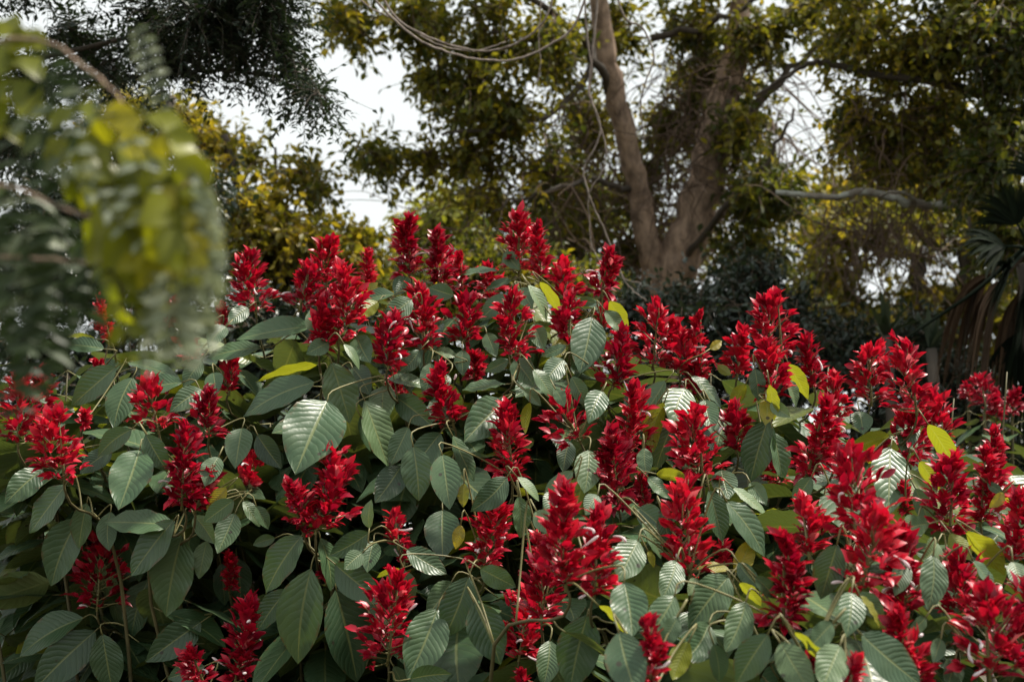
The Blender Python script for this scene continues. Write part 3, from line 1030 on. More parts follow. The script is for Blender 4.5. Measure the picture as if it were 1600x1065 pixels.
for (b, ax, n, L, Wr, kind, r, d) in leaf_info:
    x_, y_, d_ = proj(b + ax * L * 0.5)
    lc.append((x_, y_, d_, 0.5 * max(Wr, L * 0.6) / d_ * FPX))
lc = np.array(lc)
good = []
for f in fill:
    c = f[1] + f[2] * f[4] * 0.5
    bad = False
    for q in (f[1], c, f[1] + f[2] * f[4]):
        x_, y_, d_ = proj(q)
        m = ((np.abs(x_ - cx_) < SP[:, 4] * 0.62) & (np.abs(y_ - cy_) < hh_ * 1.05) & (d_ < SP[:, 5] + 0.06))
        if m.any():
            bad = True
            break
        m = (np.hypot(x_ - lc[:, 0], y_ - lc[:, 1]) < lc[:, 3] * 1.05) & (d_ < lc[:, 2] + 0.05)
        if m.any():
            bad = True
            break
        # keep the skyline of the bush as photographed
        top = np.interp(x_, [-200, 100, 360, 480, 650, 820, 960, 1000, 1110, 1200, 1300, 1440, 1500, 1600, 1800],
                        [520, 520, 470, 440, 415, 400, 450, 520, 560, 540, 600, 600, 680, 740, 760])
        if y_ < top:
            bad = True
            break
    if not bad:
        x_, y_, d_ = proj(c)
        vis = -60 < x_ < 1660 and y_ < 1120
        if y_ > 1330 or x_ < -500 or x_ > 2100:
            continue
        if vis and d_ < depth_at(x_, y_) + 0.12:
            continue
        good.append((d_ + (0 if vis else 10), f))
good.sort(key=lambda e: e[0])
n_ind = 300 - len(leaf_info)

for (b, ax, n, L, Wr, kind, r, d) in leaf_info:
    dd = np.linalg.norm(stem_pts - (b - ax * 0.03 - UP * 0.02), axis=1)
    q = stem_pts[np.argmin(dd)]
    if np.linalg.norm(q - b) < 0.02:
        q = b - ax * 0.03
    mb = MB()
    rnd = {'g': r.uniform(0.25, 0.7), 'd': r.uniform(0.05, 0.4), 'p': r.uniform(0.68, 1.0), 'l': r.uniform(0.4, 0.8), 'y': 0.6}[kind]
    yel = {'l': r.uniform(0.3, 0.5), 'y': r.uniform(0.6, 0.95)}.get(kind, 0.0)
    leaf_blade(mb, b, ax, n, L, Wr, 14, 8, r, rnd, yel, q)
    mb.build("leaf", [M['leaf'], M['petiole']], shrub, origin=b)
for _, (o, b, ax, n, L, Wd, r) in good[:n_ind]:
    mb = MB()
    leaf_blade(mb, b, ax, n, L, Wd, 10, 6, r, r.uniform(0.1, 0.65), 0.0, o)
    mb.build("leaf", [M['leaf'], M['petiole']], shrub, origin=b)
mb = MB()
for _, (o, b, ax, n, L, Wd, r) in good[n_ind:]:
    leaf_blade(mb, b, ax, n, L, Wd, 7, 4, r, r.uniform(0.0, 0.6), 0.45 if r.random() < 0.05 else 0.0, o)
mb.build("inner_foliage", [M['leaf'], M['petiole']], shrub, kind="stuff")
print("leaves", len(leaf_info), "fill", len(good), "of", len(fill), "spikes", len(SPIKES), "bracts", nbr, "white", nwhite)

# ------------------------------------------------------------------ background trees
def tree(name, label, base, cat="tree", group=None):
    return thing(name, label, cat, ground_below(base), group)


def finish_tree(root, leaf_mb, twig_mb, leaf_mat, twig_mat=None):
    if twig_mb.n:
        twig_mb.build("branchlets", twig_mat or M['twig'], root, kind="stuff")
    leaf_mb.build("crown", leaf_mat, root, smooth=False, kind="stuff")


def tangle(mb, boxes, n, length, rad, r):
    """thin wandering dead vines inside px boxes (x0, y0, x1, y1, depth, depth spread)"""
    for k in range(n):
        x0, y0, x1, y1, d, ds = boxes[int(r.integers(len(boxes)))]
        p = P(r.uniform(x0, x1), r.uniform(y0, y1), d + r.uniform(-ds, ds))
        dr = unit(np.array([r.normal(0, 0.6), r.normal(0, 0.4), -abs(r.normal(0.6, 0.6))]))
        L = length * r.uniform(0.4, 1.5)
        pts = [p]
        for q in range(5):
            dr = unit(dr + r.normal(0, 0.45, 3) + np.array([0, 0, -0.15]))
            pts.append(pts[-1] + dr * L / 5)
        mb.tube(smooth_path(pts, 2), np.linspace(rad * r.uniform(0.5, 1.5), rad * 0.4, 11), 3)


# ---- big vine-clad tree with two trunks
D1 = 11.0
b0 = P(1042, 1290, D1)
t1 = tree("twin_trunk_tree", "tall tree with two leaning brown trunks overgrown by dry vines", b0)
k_ = D1 / FPX
mb = MB()
pa = np.vstack([[ground_below(b0)], px_path([(1042, 1240, D1), (1040, 800, D1), (1034, 540, D1), (1030, 460, D1), (1014, 390, D1), (1000, 310, D1), (978, 220, D1 - .1), (955, 120, D1 - .2), (940, 40, D1 - .3), (922, -90, D1 - .4), (880, -320, D1 - .6)], 5, 0.008)])
mb.tube(pa, rng.uniform(0.96, 1.05, len(pa)) * np.interp(np.linspace(0, 1, len(pa)), [0, .25, .4, .6, .8, 1], [40 * k_, 30 * k_, 19 * k_, 17 * k_, 15 * k_, 8 * k_]), 12)
mb.build("trunk", M['bark_brown'], t1)
mb = MB()
pb_ = px_path([(1043, 800, D1 + .05), (1046, 540, D1 + .05), (1052, 440, D1), (1072, 380, D1), (1098, 300, D1), (1118, 210, D1), (1142, 110, D1 + .1), (1165, -20, D1 + .2), (1210, -300, D1 + .5)], 5, 0.012)
mb.tube(pb_, rng.uniform(0.96, 1.05, len(pb_)) * np.interp(np.linspace(0, 1, len(pb_)), [0, .3, .6, 1], [38 * k_, 33 * k_, 27 * k_, 12 * k_]), 12)
mb.build("trunk", M['bark_brown'], t1)
for pts, r0, r1 in (
        ([(968, 190, D1), (930, 90, D1 - .4), (850, 10, D1 - .9), (740, -60, D1 - 1.2)], 8, 3),
        ([(1105, 265, D1), (1180, 170, D1 - .2), (1250, 95, D1 - .3), (1330, 40, D1 - .3)], 9, 3),
        ([(1020, 60, D1 + .2), (1090, 45, D1), (1150, 20, D1 - .2), (1230, -40, D1 - .4)], 6, 3),
        ([(945, 60, D1), (880, 160, D1 - .5), (800, 200, D1 - .9), (690, 210, D1 - 1.1)], 6, 2),
        ([(990, 300, D1), (930, 280, D1 - .5), (850, 300, D1 - .9), (770, 330, D1 - 1.0)], 5, 2),
        ([(1060, 420, D1), (1130, 330, D1 - .6), (1200, 250, D1 - .9), (1240, 170, D1 - 1.0)], 6, 2)):
    mb = MB()
    p = px_path(pts, 6, 0.015)
    mb.tube(p, np.linspace(r0 * k_, r1 * k_, len(p)), 8)
    mb.build("limb", M['bark_dark'], t1)
lm, tm = MB(), MB()
make_crown([(660, 40, 75, 55, 10.2, .9), (680, 125, 40, 34, 10.2, .6, .4), (735, 150, 65, 60, 10.2, .9, .85), (770, 55, 100, 80, 10.3, 1.0),
            (670, 240, 40, 18, 10.2, .5, .3), (735, 245, 70, 50, 10.4, .8, .6), (790, 190, 85, 75, 10.4, 1.0, .75), (865, 80, 70, 85, 10.4, 1.0, .8),
            (765, 320, 55, 45, 10.5, .7, .4), (860, 270, 65, 75, 10.6, .9, .6), (545, 30, 40, 45, 10.0, .6, .6), (590, 248, 38, 18, 10.1, .4, .4),
            (950, 60, 70, 70, 11.8, .9), (920, 190, 60, 90, 11.9, .8, 1.2), (900, 300, 60, 60, 12.0, .7, 1.0), (1080, 60, 90, 80, 11.6, 1.0, .9), (1060, 200, 85, 90, 12.2, .8, 1.5, -.05), (1110, 120, 80, 70, 12.0, .8, 1.2), (1000, 300, 60, 80, 12.2, .7, 1.0), (1070, 380, 60, 50, 12.2, .6, 1.0),
            (1180, 60, 80, 60, 10.9, .9, .8), (1165, 190, 55, 80, 10.6, .8, .9, -.1), (1180, 300, 60, 70, 10.4, .8, 1.1, -.15), (1175, 395, 70, 45, 10.4, .7, 1.0, -.15),
            (1225, 300, 30, 35, 10.3, .4, .4, -.1), (900, 370, 70, 60, 11.6, .8, .8, -.1), (990, 400, 80, 50, 11.9, .8, .9, -.1), (600, -70, 110, 70, 10.2, 1.0), (780, -80, 110, 70, 10.2, 1.0), (960, -80, 110, 70, 11.0, 1.0), (1140, -80, 110, 70, 11.0, 1.0), (1270, 10, 60, 60, 10.6, .8, .6), (830, 395, 80, 50, 11.3, .8, .8)],
           0.074, lm, tm, sub=17, twigs=11, leaves=9, twig_len=0.30, asp=0.46, r_sub=0.012, r_twig=0.0035)
tangle(tm, [(1030, 60, 1150, 330, D1 + .5, .4), (1040, 100, 1160, 300, D1 + .2, .5), (860, 150, 970, 420, D1 + .3, .6), (930, 250, 1150, 440, D1 + .6, .4), (700, 200, 900, 400, D1 - .4, .5), (1120, 80, 1230, 300, D1 + .1, .4)],
       750, 0.9, 0.0065, np.random.default_rng(3))
finish_tree(t1, lm, tm, M['olive'])

# ---- right-hand canopy tree with the bare mossy limb
D2 = 8.3
b0 = P(1700, 1230, D2)
t2 = tree("mossy_limb_tree", "yellowing tree at the right with a bare grey mossy limb reaching sideways", b0)
k_ = D2 / FPX
mb = MB()
p = np.vstack([[ground_below(b0)], px_path([(1700, 1150, D2), (1690, 700, D2), (1680, 400, D2), (1690, 150, D2), (1670, -60, D2), (1640, -260, D2)], 5, 0.01)])
mb.tube(p, np.linspace(40 * k_, 16 * k_, len(p)), 12)
mb.build("trunk", M['bark_dark'], t2)
mb = MB()
p = px_path([(1685, 330, D2), (1600, 317, D2), (1530, 311, D2), (1480, 321, D2 - .05), (1425, 318, D2 - .1), (1385, 306, D2 - .1), (1345, 299, D2 - .1), (1300, 309, D2 - .05), (1255, 304, D2), (1212, 301, D2 + .05)], 5, 0.004)
mb.tube(p, np.linspace(9, 4.2, len(p)) * k_ * rng.uniform(0.9, 1.12, len(p)), 9)
p = px_path([(1432, 318, D2 - .1), (1415, 302, D2 - .2), (1395, 300, D2 - .25), (1375, 306, D2 - .15)], 4, 0.003)
mb.tube(p, np.linspace(4, 2, len(p)) * k_, 6)
mb.build("limb", M['bark_moss'], t2)
mb = MB()
p = px_path([(1682, 170, D2), (1600, 143, D2), (1530, 146, D2), (1460, 128, D2), (1380, 118, D2 + .1), (1310, 104, D2 + .2), (1270, 98, D2 + .2), (1232, 118, D2 + .2), (1180, 150, D2 + .3)], 5, 0.005)
mb.tube(p, np.linspace(9, 3, len(p)) * k_, 8)
mb.build("limb", M['bark_dark'], t2)
lm, tm = MB(), MB()
make_crown([(1335, 45, 65, 50, 8.6, .7, .9, .08), (1420, 90, 90, 70, 8.6, .8, 1, 0), (1500, 40, 90, 60, 8.2, .8, 1.0, -.15), (1575, 90, 70, 80, 8.0, .7, 1.1, -.2),
            (1470, 170, 80, 60, 8.7, .7, .9), (1560, 200, 70, 60, 8.2, .7, 1.0, -.15), (1335, 190, 42, 80, 8.8, .5, .7, .1), (1390, 220, 60, 70, 8.9, .6, .8, .1),
            (1480, 260, 70, 50, 8.8, .6, .9, .05), (1550, 255, 55, 32, 7.7, .4, .9, -.25), (1595, 360, 45, 30, 7.6, .4, .9, -.25), (1340, -60, 100, 60, 8.5, .8), (1500, -60, 110, 60, 8.3, .8), (1620, -20, 100, 80, 8.1, .8, 1, -.1), (1640, 150, 60, 90, 8.2, .6)],
           0.052, lm, tm, sub=20, twigs=11, leaves=10, twig_len=0.3, asp=0.6, droop=0.5, r_sub=0.008, r_twig=0.0025, tint=0.0)
tangle(tm, [(1290, 320, 1450, 400, 8.6, .3), (1320, 100, 1480, 320, 8.7, .4)], 220, 0.55, 0.005, np.random.default_rng(5))
finish_tree(t2, lm, tm, M['olive'])

# ---- yellow trees far behind on the right
D3 = 15.0
b0 = P(1450, 1150, D3)
t3 = tree("yellow_tree", "distant yellow-leaved tree seen beneath the mossy limb", b0)
k_ = D3 / FPX
for pts in ([(1450, 1120, D3), (1452, 700, D3), (1440, 500, D3), (1432, 400, D3), (1418, 330, D3), (1400, 200, D3)], [(1453, 650, D3), (1480, 520, D3), (1510, 420, D3), (1505, 340, D3), (1520, 230, D3)]):
    mb = MB()
    p = px_path(pts, 5, 0.02)
    if pts[0][1] > 1000:
        p = np.vstack([[ground_below(b0)], p])
    mb.tube(p, np.linspace(18 * k_, 7 * k_, len(p)), 10)
    mb.build("trunk", M['bark_dark'], t3)
lm, tm = MB(), MB()
make_crown([(1290, 360, 60, 50, 15, 1.2, 1, .12), (1380, 350, 80, 40, 15, 1.2, 1, 0), (1300, 440, 50, 45, 15, 1.0, .8), (1440, 350, 60, 50, 15.3, 1.0, .8, -.1), (1540, 370, 60, 50, 15.2, 1.0, .8),
            (1430, 470, 50, 50, 15.4, 1., .8), (1340, 500, 70, 40, 15, 1., 1.0, -.1), (1510, 480, 80, 50, 15, 1.2, 1.0, -.1), (1590, 480, 50, 60, 15, 1.2, .7), (1330, 300, 80, 50, 15.5, 1., .8, .1), (1420, 260, 80, 60, 15.6, 1.2, .8, .1), (1520, 290, 70, 60, 15.6, 1., .8, 0),
            (1260, 480, 60, 60, 15, 1, .8, -.1), (1560, 560, 80, 50, 15, 1., 1, -.1), (1460, 570, 80, 50, 15, 1., 1., -.15), (1560, 660, 80, 60, 15, 1., 1.2, -.2)],
           0.095, lm, tm, sub=19, twigs=10, leaves=9, twig_len=0.5, asp=0.6, r_sub=0.014, r_twig=0.005)
finish_tree(t3, lm, tm, M['yellow'])

# ---- lime-green tree far behind in the gap
D4 = 17.0
b0 = P(690, 1120, D4)
t4 = tree("lime_green_tree", "distant sunlit lime-green tree filling the gap left of the twin trunks", b0)
k_ = D4 / FPX
mb = MB()
p = np.vstack([[ground_below(b0)], px_path([(690, 1080, D4), (692, 600, D4), (680, 450, D4), (690, 360, D4)], 5, 0.02)])
mb.tube(p, np.linspace(16 * k_, 5 * k_, len(p)), 10)
mb.build("trunk", M['bark_dark'], t4)
lm, tm = MB(), MB()
make_crown([(650, 370, 55, 50, 17, 1.2, 1.1, .1), (700, 330, 55, 40, 17, 1.2, 1, .1), (760, 380, 60, 60, 17.3, 1.2, 1), (600, 430, 60, 40, 17, 1, 1.1), (680, 450, 80, 40, 16.6, 1, 1.2), (850, 350, 80, 60, 18, 1.2, .8, -.05), (540, 400, 30, 40, 17, 1, .6), (940, 330, 60, 80, 18.5, 1.2, .7, -.1)],
           0.11, lm, tm, sub=14, twigs=10, leaves=8, twig_len=0.5, asp=0.6, r_sub=0.014, r_twig=0.005)
finish_tree(t4, lm, tm, M['lime'])

# ---- yellow-leaved tree on the left
D5 = 9.5
b0 = P(400, 1260, D5)
t5 = tree("golden_leaved_tree", "bushy golden-leaved tree rising behind the left end of the flowering shrub", b0)
k_ = D5 / FPX
mb = MB()
p = np.vstack([[ground_below(b0)], px_path([(400, 1200, D5), (402, 700, D5), (410, 480, D5), (395, 380, D5), (370, 280, D5), (350, 210, D5)], 5, 0.015)])
mb.tube(p, np.linspace(22 * k_, 6 * k_, len(p)), 10)
mb.build("trunk", M['bark_dark'], t5)
for e, r0 in (((480, 360, D5 - .2), 8), ((330, 320, D5 + .2), 8), ((430, 230, D5), 6), ((510, 400, D5 - .2), 6)):
    mb = MB()
    limb_to(mb, P(405, 460, D5), P(*e), r0 * k_, 2 * k_, 0.05, 0.01)
    mb.build("limb", M['bark_dark'], t5)
lm, tm = MB(), MB()
make_crown([(410, 330, 55, 38, 9.4, .6, 1.2, .15), (470, 375, 55, 40, 9.3, .6, 1.2, .15), (395, 390, 60, 45, 9.5, .6, 1.1, -.1), (320, 228, 55, 24, 9.6, .5, .8, .1), (395, 250, 34, 16, 9.5, .3, .3, .05), (470, 270, 28, 16, 9.5, .3, .3, 0), (495, 290, 26, 12, 9.5, .3, .25, -.1),
            (290, 195, 55, 35, 9.8, .5, .9, .05), (215, 185, 70, 40, 9.8, .5, 1., 0), (515, 400, 40, 40, 9.2, .5, .8, .05), (560, 385, 30, 30, 9.2, .4, .5, .05), (345, 350, 50, 50, 9.9, .5, 1, 0), (520, 440, 60, 30, 9.4, .5, 1, 0), (430, 440, 70, 40, 9.5, .5, 1, -.1)],
           0.065, lm, tm, sub=14, twigs=11, leaves=9, twig_len=0.3, asp=0.55, r_sub=0.008, r_twig=0.0025)
finish_tree(t5, lm, tm, M['yellow'])

# ---- dark evergreen mass on the left
D6 = 7.8
b0 = P(150, 1240, D6)
t6 = tree("dark_evergreen_tree", "dark dense evergreen tree standing behind the blurred foreground sprays", b0)
k_ = D6 / FPX
mb = MB()
p = np.vstack([[ground_below(b0)], px_path([(150, 1200, D6), (148, 800, D6), (165, 560, D6), (190, 400, D6), (240, 250, D6), (270, 150, D6)], 5, 0.012)])
mb.tube(p, np.linspace(24 * k_, 6 * k_, len(p)), 10)
mb.build("trunk", M['bark_dark'], t6)
lm, tm = MB(), MB()
make_crown([(310, 300, 65, 50, 7.9, .5, 1.2), (290, 400, 70, 60, 7.8, .5, 1.2), (200, 300, 80, 70, 8, .6, 1.2), (90, 320, 90, 70, 8, .6, 1.8), (20, 420, 80, 70, 7.9, .6, 2.0), (130, 430, 80, 70, 7.8, .6, 2.0), (60, 380, 90, 70, 8.6, .5, 1.5), (200, 400, 70, 60, 8.4, .5, 1.5), (230, 500, 80, 50, 7.7, .5, 1.1), (60, 540, 80, 60, 7.7, .6, 1.3), (150, 580, 80, 50, 7.8, .5, 1.2), (40, 660, 80, 60, 7.8, .5, 1.1), (0, 780, 60, 60, 7.8, .5, 1.0), (110, 760, 80, 60, 8.0, .5, .9), (60, 900, 90, 60, 7.8, .5, .6), (230, 840, 90, 70, 8, .5, .8), (340, 520, 70, 60, 8, .5, 1.1), (200, 230, 80, 50, 8.3, .5, 1.1), (380, 600, 80, 60, 8, .5, 1.2), (300, 700, 80, 60, 8, .5, 1.1),(20,230,60,60,8,.5,.8)],
           0.052, lm, tm, sub=13, twigs=11, leaves=9, twig_len=0.26, asp=0.5, r_sub=0.007, r_twig=0.0022)
finish_tree(t6, lm, tm, M['darkgreen'])

# ---- feathery tree overhanging at the upper left
D7 = 5.2
b0 = np.array([-3.4, 5.6, 0])
t7 = tree("feathery_tree", "dark overhanging tree with fine feathery compound leaves against the sky", b0)
mb = MB()
p = smooth_path([ground_below(b0), b0 + [0.05, 0, 1.2], b0 + [0.0, -0.1, 2.6], b0 + [0.25, -0.2, 3.6], b0 + [0.5, -0.2, 5.0]], 6, 0.008)
mb.tube(p, np.linspace(0.16, 0.06, len(p)), 12)
mb.build("trunk", M['bark_dark'], t7)
fork = b0 + np.array([0.12, -0.15, 3.1])
for e, r0 in (((180, 60, 5.4), .018), ((330, 20, 5.2), .02), ((430, -30, 5.1), .018), ((60, 120, 5.4), .014), ((480, 110, 5.2), .012)):
    mb = MB()
    limb_to(mb, fork, P(*e), r0, 0.006, 0.10, 0.01)
    mb.build("limb", M['bark_dark'], t7)
lm, tm = MB(), MB()
make_crown([(120, 50, 90, 60, 5.4, .4, .8), (40, 110, 60, 60, 5.5, .4, .8), (250, 30, 90, 60, 5.3, .4, 1.1), (330, 35, 80, 55, 5.2, .4, 1.3), (430, 20, 70, 55, 5.2, .4, 1.1), (270, 95, 55, 35, 5.3, .35, .7), (370, 70, 50, 28, 5.2, .3, .45), (470, 118, 40, 18, 5.15, .2, .25), (180, 120, 60, 40, 5.4, .3, .4), (440, 70, 50, 30, 5.2, .3, .4), (20, 200, 50, 50, 5.4, .3, .6), (360, -10, 100, 40, 5.2, .4, 1.2), (500, 150, 34, 14, 5.1, .15, .2), (60, -60, 120, 70, 5.4, .5), (250, -90, 130, 70, 5.2, .5), (440, -90, 110, 60, 5.1, .4), (-60, 30, 90, 90, 5.3, .4), (-80, 200, 80, 90, 5.4, .4), (0, -260, 200, 120, 4.8, .6), (280, -300, 200, 120, 4.8, .6), (-220, -80, 150, 120, 4.8, .6), (-100, -500, 260, 150, 4.2, .6, 1.3), (250, -560, 260, 150, 4.2, .6, 1.3), (-300, -350, 200, 150, 4.0, .6, 1.2), (50, -900, 320, 200, 3.4, .6, 1.3), (-450, -100, 160, 200, 4.0, .6), (-400, 250, 140, 200, 4.2, .5)],  # clumps far above and left of frame are added to shade the shrub
           0.033, lm, tm, sub=14, twigs=10, leaves=16, twig_len=0.21, asp=0.36, droop=0.55, r_sub=0.004, r_twig=0.0014, pinnate=1)
finish_tree(t7, lm, tm, M['pinnate'], M['bark_dark'])

# ---- dark glossy shrubs behind the flowers
def back_shrub(name, label, base_px, blobs, mat, leaf, **kw):
    b = P(*base_px)
    root = thing(name, label, "shrub", ground_below(b))
    for j, bl in enumerate(blobs):
        mb = MB()
        gb = ground_below(b) + np.array([rng.normal(0, 0.15), rng.normal(0, 0.1), 0])
        limb_to(mb, gb, P(bl[0], bl[1], bl[4]), 0.03, 0.01, 0.03, 0.01)
        mb.build("stem", M['bark_dark'], root)
    lm, tm = MB(), MB()
    make_crown(blobs, leaf, lm, tm, **kw)
    finish_tree(root, lm, tm, mat)
    return root


back_shrub("glossy_shrub", "dark glossy small-leaved shrub at the foot of the twin trunks", (1140, 1240, 8.2),
           [(1060, 490, 80, 45, 8.2, .6, 1.3), (1150, 480, 80, 50, 8.2, .6, 1.3), (1230, 500, 70, 60, 8.2, .6, 1.3), (1110, 560, 90, 50, 8.0, .6, 1.3), (1230, 590, 80, 50, 8.0, .6, 1.3), (1000, 550, 60, 50, 8.2, .5, 1.1), (980, 480, 40, 40, 8.3, .4, .8), (1130, 650, 90, 60, 8, .6, 1), (1180, 430, 60, 30, 8.3, .5, .9)],
           M['darkgreen'], 0.052, sub=15, twigs=11, leaves=10, twig_len=0.26, asp=0.48, r_sub=0.007, r_twig=0.0022)
back_shrub("glossy_shrub", "dark glossy shrub between the scarlet flowers and the fan palm", (1420, 1220, 8.0),
           [(1320, 560, 60, 50, 8, .5, 1.2), (1400, 580, 80, 45, 8, .5, 1.2), (1490, 580, 60, 45, 8, .5, 1.1), (1530, 650, 70, 50, 7.8, .5, 1.2), (1590, 690, 50, 50, 7.8, .5, 1.1), (1430, 530, 60, 30, 8.1, .5, .9), (1540, 740, 70, 50, 7.8, .5, 1.2), (1380, 660, 80, 50, 8, .5, 1.2), (1330, 530, 60, 30, 8.2, .5, .8)],
           M['darkgreen'], 0.052, sub=14, twigs=10, leaves=10, twig_len=0.26, asp=0.45, r_sub=0.007, r_twig=0.0022)
back_shrub("olive_shrub", "low olive-green shrub between the scarlet spikes and the lime-green tree", (790, 1230, 9.0),
           [(760, 420, 60, 40, 9, .5, 1.1, -.1), (840, 440, 60, 40, 9, .5, 1.1, -.1), (920, 460, 60, 40, 9, .5, 1., -.1), (690, 450, 60, 40, 9, .5, .9), (800, 520, 120, 50, 9, .6, 1.3, -.1), (620, 490, 70, 40, 9, .6, 1), (930, 540, 80, 50, 9, .6, 1.2, -.1)],
           M['olive'], 0.06, sub=14, twigs=10, leaves=9, twig_len=0.3, asp=0.5, r_sub=0.008, r_twig=0.0025)

back_shrub("undergrowth_shrub", "dark leafy undergrowth seen through the left of the flowering shrub", (430, 1150, 6.4),
           [(330, 530, 80, 45, 6.4, .5, 1.3), (430, 520, 80, 45, 6.4, .5, 1.3), (530, 520, 80, 50, 6.4, .5, 1.3), (450, 610, 110, 60, 6.3, .5, 1.4), (300, 640, 100, 60, 6.3, .5, 1.4), (600, 600, 100, 60, 6.4, .5, 1.4), (190, 620, 90, 60, 6.4, .5, 1.2), (250, 740, 110, 60, 6.3, .5, 1.2), (100, 700, 90, 60, 6.4, .5, .9), (430, 730, 100, 70, 6.4, .5, 1.3)],
           M['darkgreen'], 0.06, sub=15, twigs=10, leaves=10, twig_len=0.24, asp=0.5, r_sub=0.006, r_twig=0.002)

# ---- fan palm on the right
D8 = 6.6
b0 = P(1625, 1190, D8)
palm = tree("fan_palm", "dark fan palm with a skirt of dead brown leaves", b0, "palm")
crown_c = P(1612, 392, D8)
mb = MB()
p = smooth_path([ground_below(b0), P(1640, 900, D8), P(1632, 600, D8), crown_c - UP * 0.05], 5, 0.004)
mb.tube(p, np.linspace(0.10, 0.075, len(p)), 12)
mb.build("trunk", M['bark_dark'], palm)


def fan_leaf(tip_px, nseg, seglen, spread, dead, r, hangf=0.25):
    hub = P(*tip_px)
    dr = unit(hub - crown_c)
    mbp = MB()
    L = np.linalg.norm(hub - crown_c)
    mbp.tube(smooth_path([crown_c, crown_c + dr * L * 0.5 + UP * 0.05 * L, hub], 5), np.linspace(0.012, 0.006, 11), 5, rnd=0.4)
    nrm = unit(np.cross(dr, AX_F) * r.choice([-1, 1]) * 0.4 - AX_F * 0.8 + r.normal(0, 0.25, 3))
    sv = unit(np.cross(nrm, dr))
    for k in range(nseg):
        th = (k / (nseg - 1) - 0.5) * 2 * spread + r.normal(0, 0.03)
        sd = unit(dr * math.cos(th) + sv * math.sin(th) + nrm * r.normal(0, 0.10))
        Ls = seglen * (1 - 0.25 * abs(th) / spread) * r.uniform(0.85, 1.1)
        pts, wd = [], []
        n_ = 6
        side = unit(np.cross(sd, nrm))
        V, Q = [], []
        for q in range(n_ + 1):
            s = q / n_
            c = hub + sd * Ls * s - UP * hangf * Ls * s * s * s * (1.6 if dead else 1)
            w = 0.014 * np.interp(s, [0, .3, .7, 1], [.35, 1, .7, .05])
            V += [c - side * w + nrm * w * 0.4, c, c + side * w + nrm * w * 0.4]
        for q in range(n_):
            for e in (0, 1):
                Q.append((q * 3 + e, q * 3 + e + 1, q * 3 + e + 4, q * 3 + e + 3))
        mbp.add(V, Q, None, 0, rnd=r.uniform(0, 1))
    mbp.build("dead_frond" if dead else "frond", M['deadpalm'] if dead else M['palm'], palm)


rp = np.random.default_rng(21)
for px_, ns_, sl, spd in (((1570, 385, D8 - .1), 26, .27, .75), ((1578, 420, D8 - .25), 28, .28, .8), ((1590, 350, D8), 24, .26, .9), ((1640, 290, D8), 26, .4, 1.3), ((1690, 360, D8 + .1), 26, .42, 1.2),
                          ((1600, 460, D8 - .2), 26, .26, .8), ((1680, 440, D8 - .1), 26, .4, 1.2), ((1590, 520, D8 + .1), 24, .28, .8), ((1600, 600, D8), 24, .28, .8)):
    fan_leaf(px_, ns_, sl, spd, False, rp)
for px_ in ((1565, 440, D8 - .05), (1590, 460, D8 + .1), (1545, 430, D8 + .1), (1630, 470, D8)):
    fan_leaf(px_, 20, 0.30, 0.5, True, rp, 0.9)
# old leaf stalk slanting down
mb = MB()
mb.tube(px_path([(1600, 388, D8), (1530, 450, D8 - .05), (1480, 485, D8 - .1), (1430, 518, D8 - .15), (1400, 540, D8 - .15)], 4), np.linspace(0.012, 0.006, 17), 6, rnd=0.3)
mb.build("leaf_stalk", M['palm'], palm)


# ---- strap-leaved plants
def strap_plant(label, px, n, L, r):
    c = P(*px)
    gb = ground_below(c)
    root = thing("strap_leaved_plant", label, "plant", gb)
    mb = MB()
    mb.tube(smooth_path([gb, (gb + c) / 2 + [0.02, 0, 0], c], 4), np.linspace(0.04, 0.03, 9), 8, rnd=0.3)
    mb.build("stem", M['bark_dark'], root)
    for k in range(n):
        az, el = r.uniform(0, 6.28), r.uniform(0.5, 1.4)
        dr = np.array([math.cos(az) * math.cos(el), math.sin(az) * math.cos(el), math.sin(el)])
        sd = unit(np.cross(dr, UP))
        V, Q = [], []
        Lk = L * r.uniform(0.7, 1.1)
        for q in range(7):
            s = q / 6
            cc = c + dr * Lk * s - UP * Lk * 0.35 * s ** 2.5 * math.cos(el)
            w = 0.02 * np.interp(s, [0, .3, .7, 1], [.7, 1, .7, .03])
            V += [cc - sd * w, cc - UP * w * 0.25, cc + sd * w]
        for q in range(6):
            for e in (0, 1):
                Q.append((q * 3 + e, q * 3 + e + 1, q * 3 + e + 4, q * 3 + e + 3))
        mb = MB()
        mb.add(V, Q, None, 0, rnd=r.uniform(0.3, 1))
        mb.build("leaf", M['darkgreen'], root)


strap_plant("upright strap-leaved plant among the dark shrubs under the mossy limb", (1385, 525, 7.6), 16, 0.26, np.random.default_rng(31))
strap_plant("smaller strap-leaved plant below the fan palm's slanting old stalk", (1455, 545, 7.5), 12, 0.22, np.random.default_rng(32))

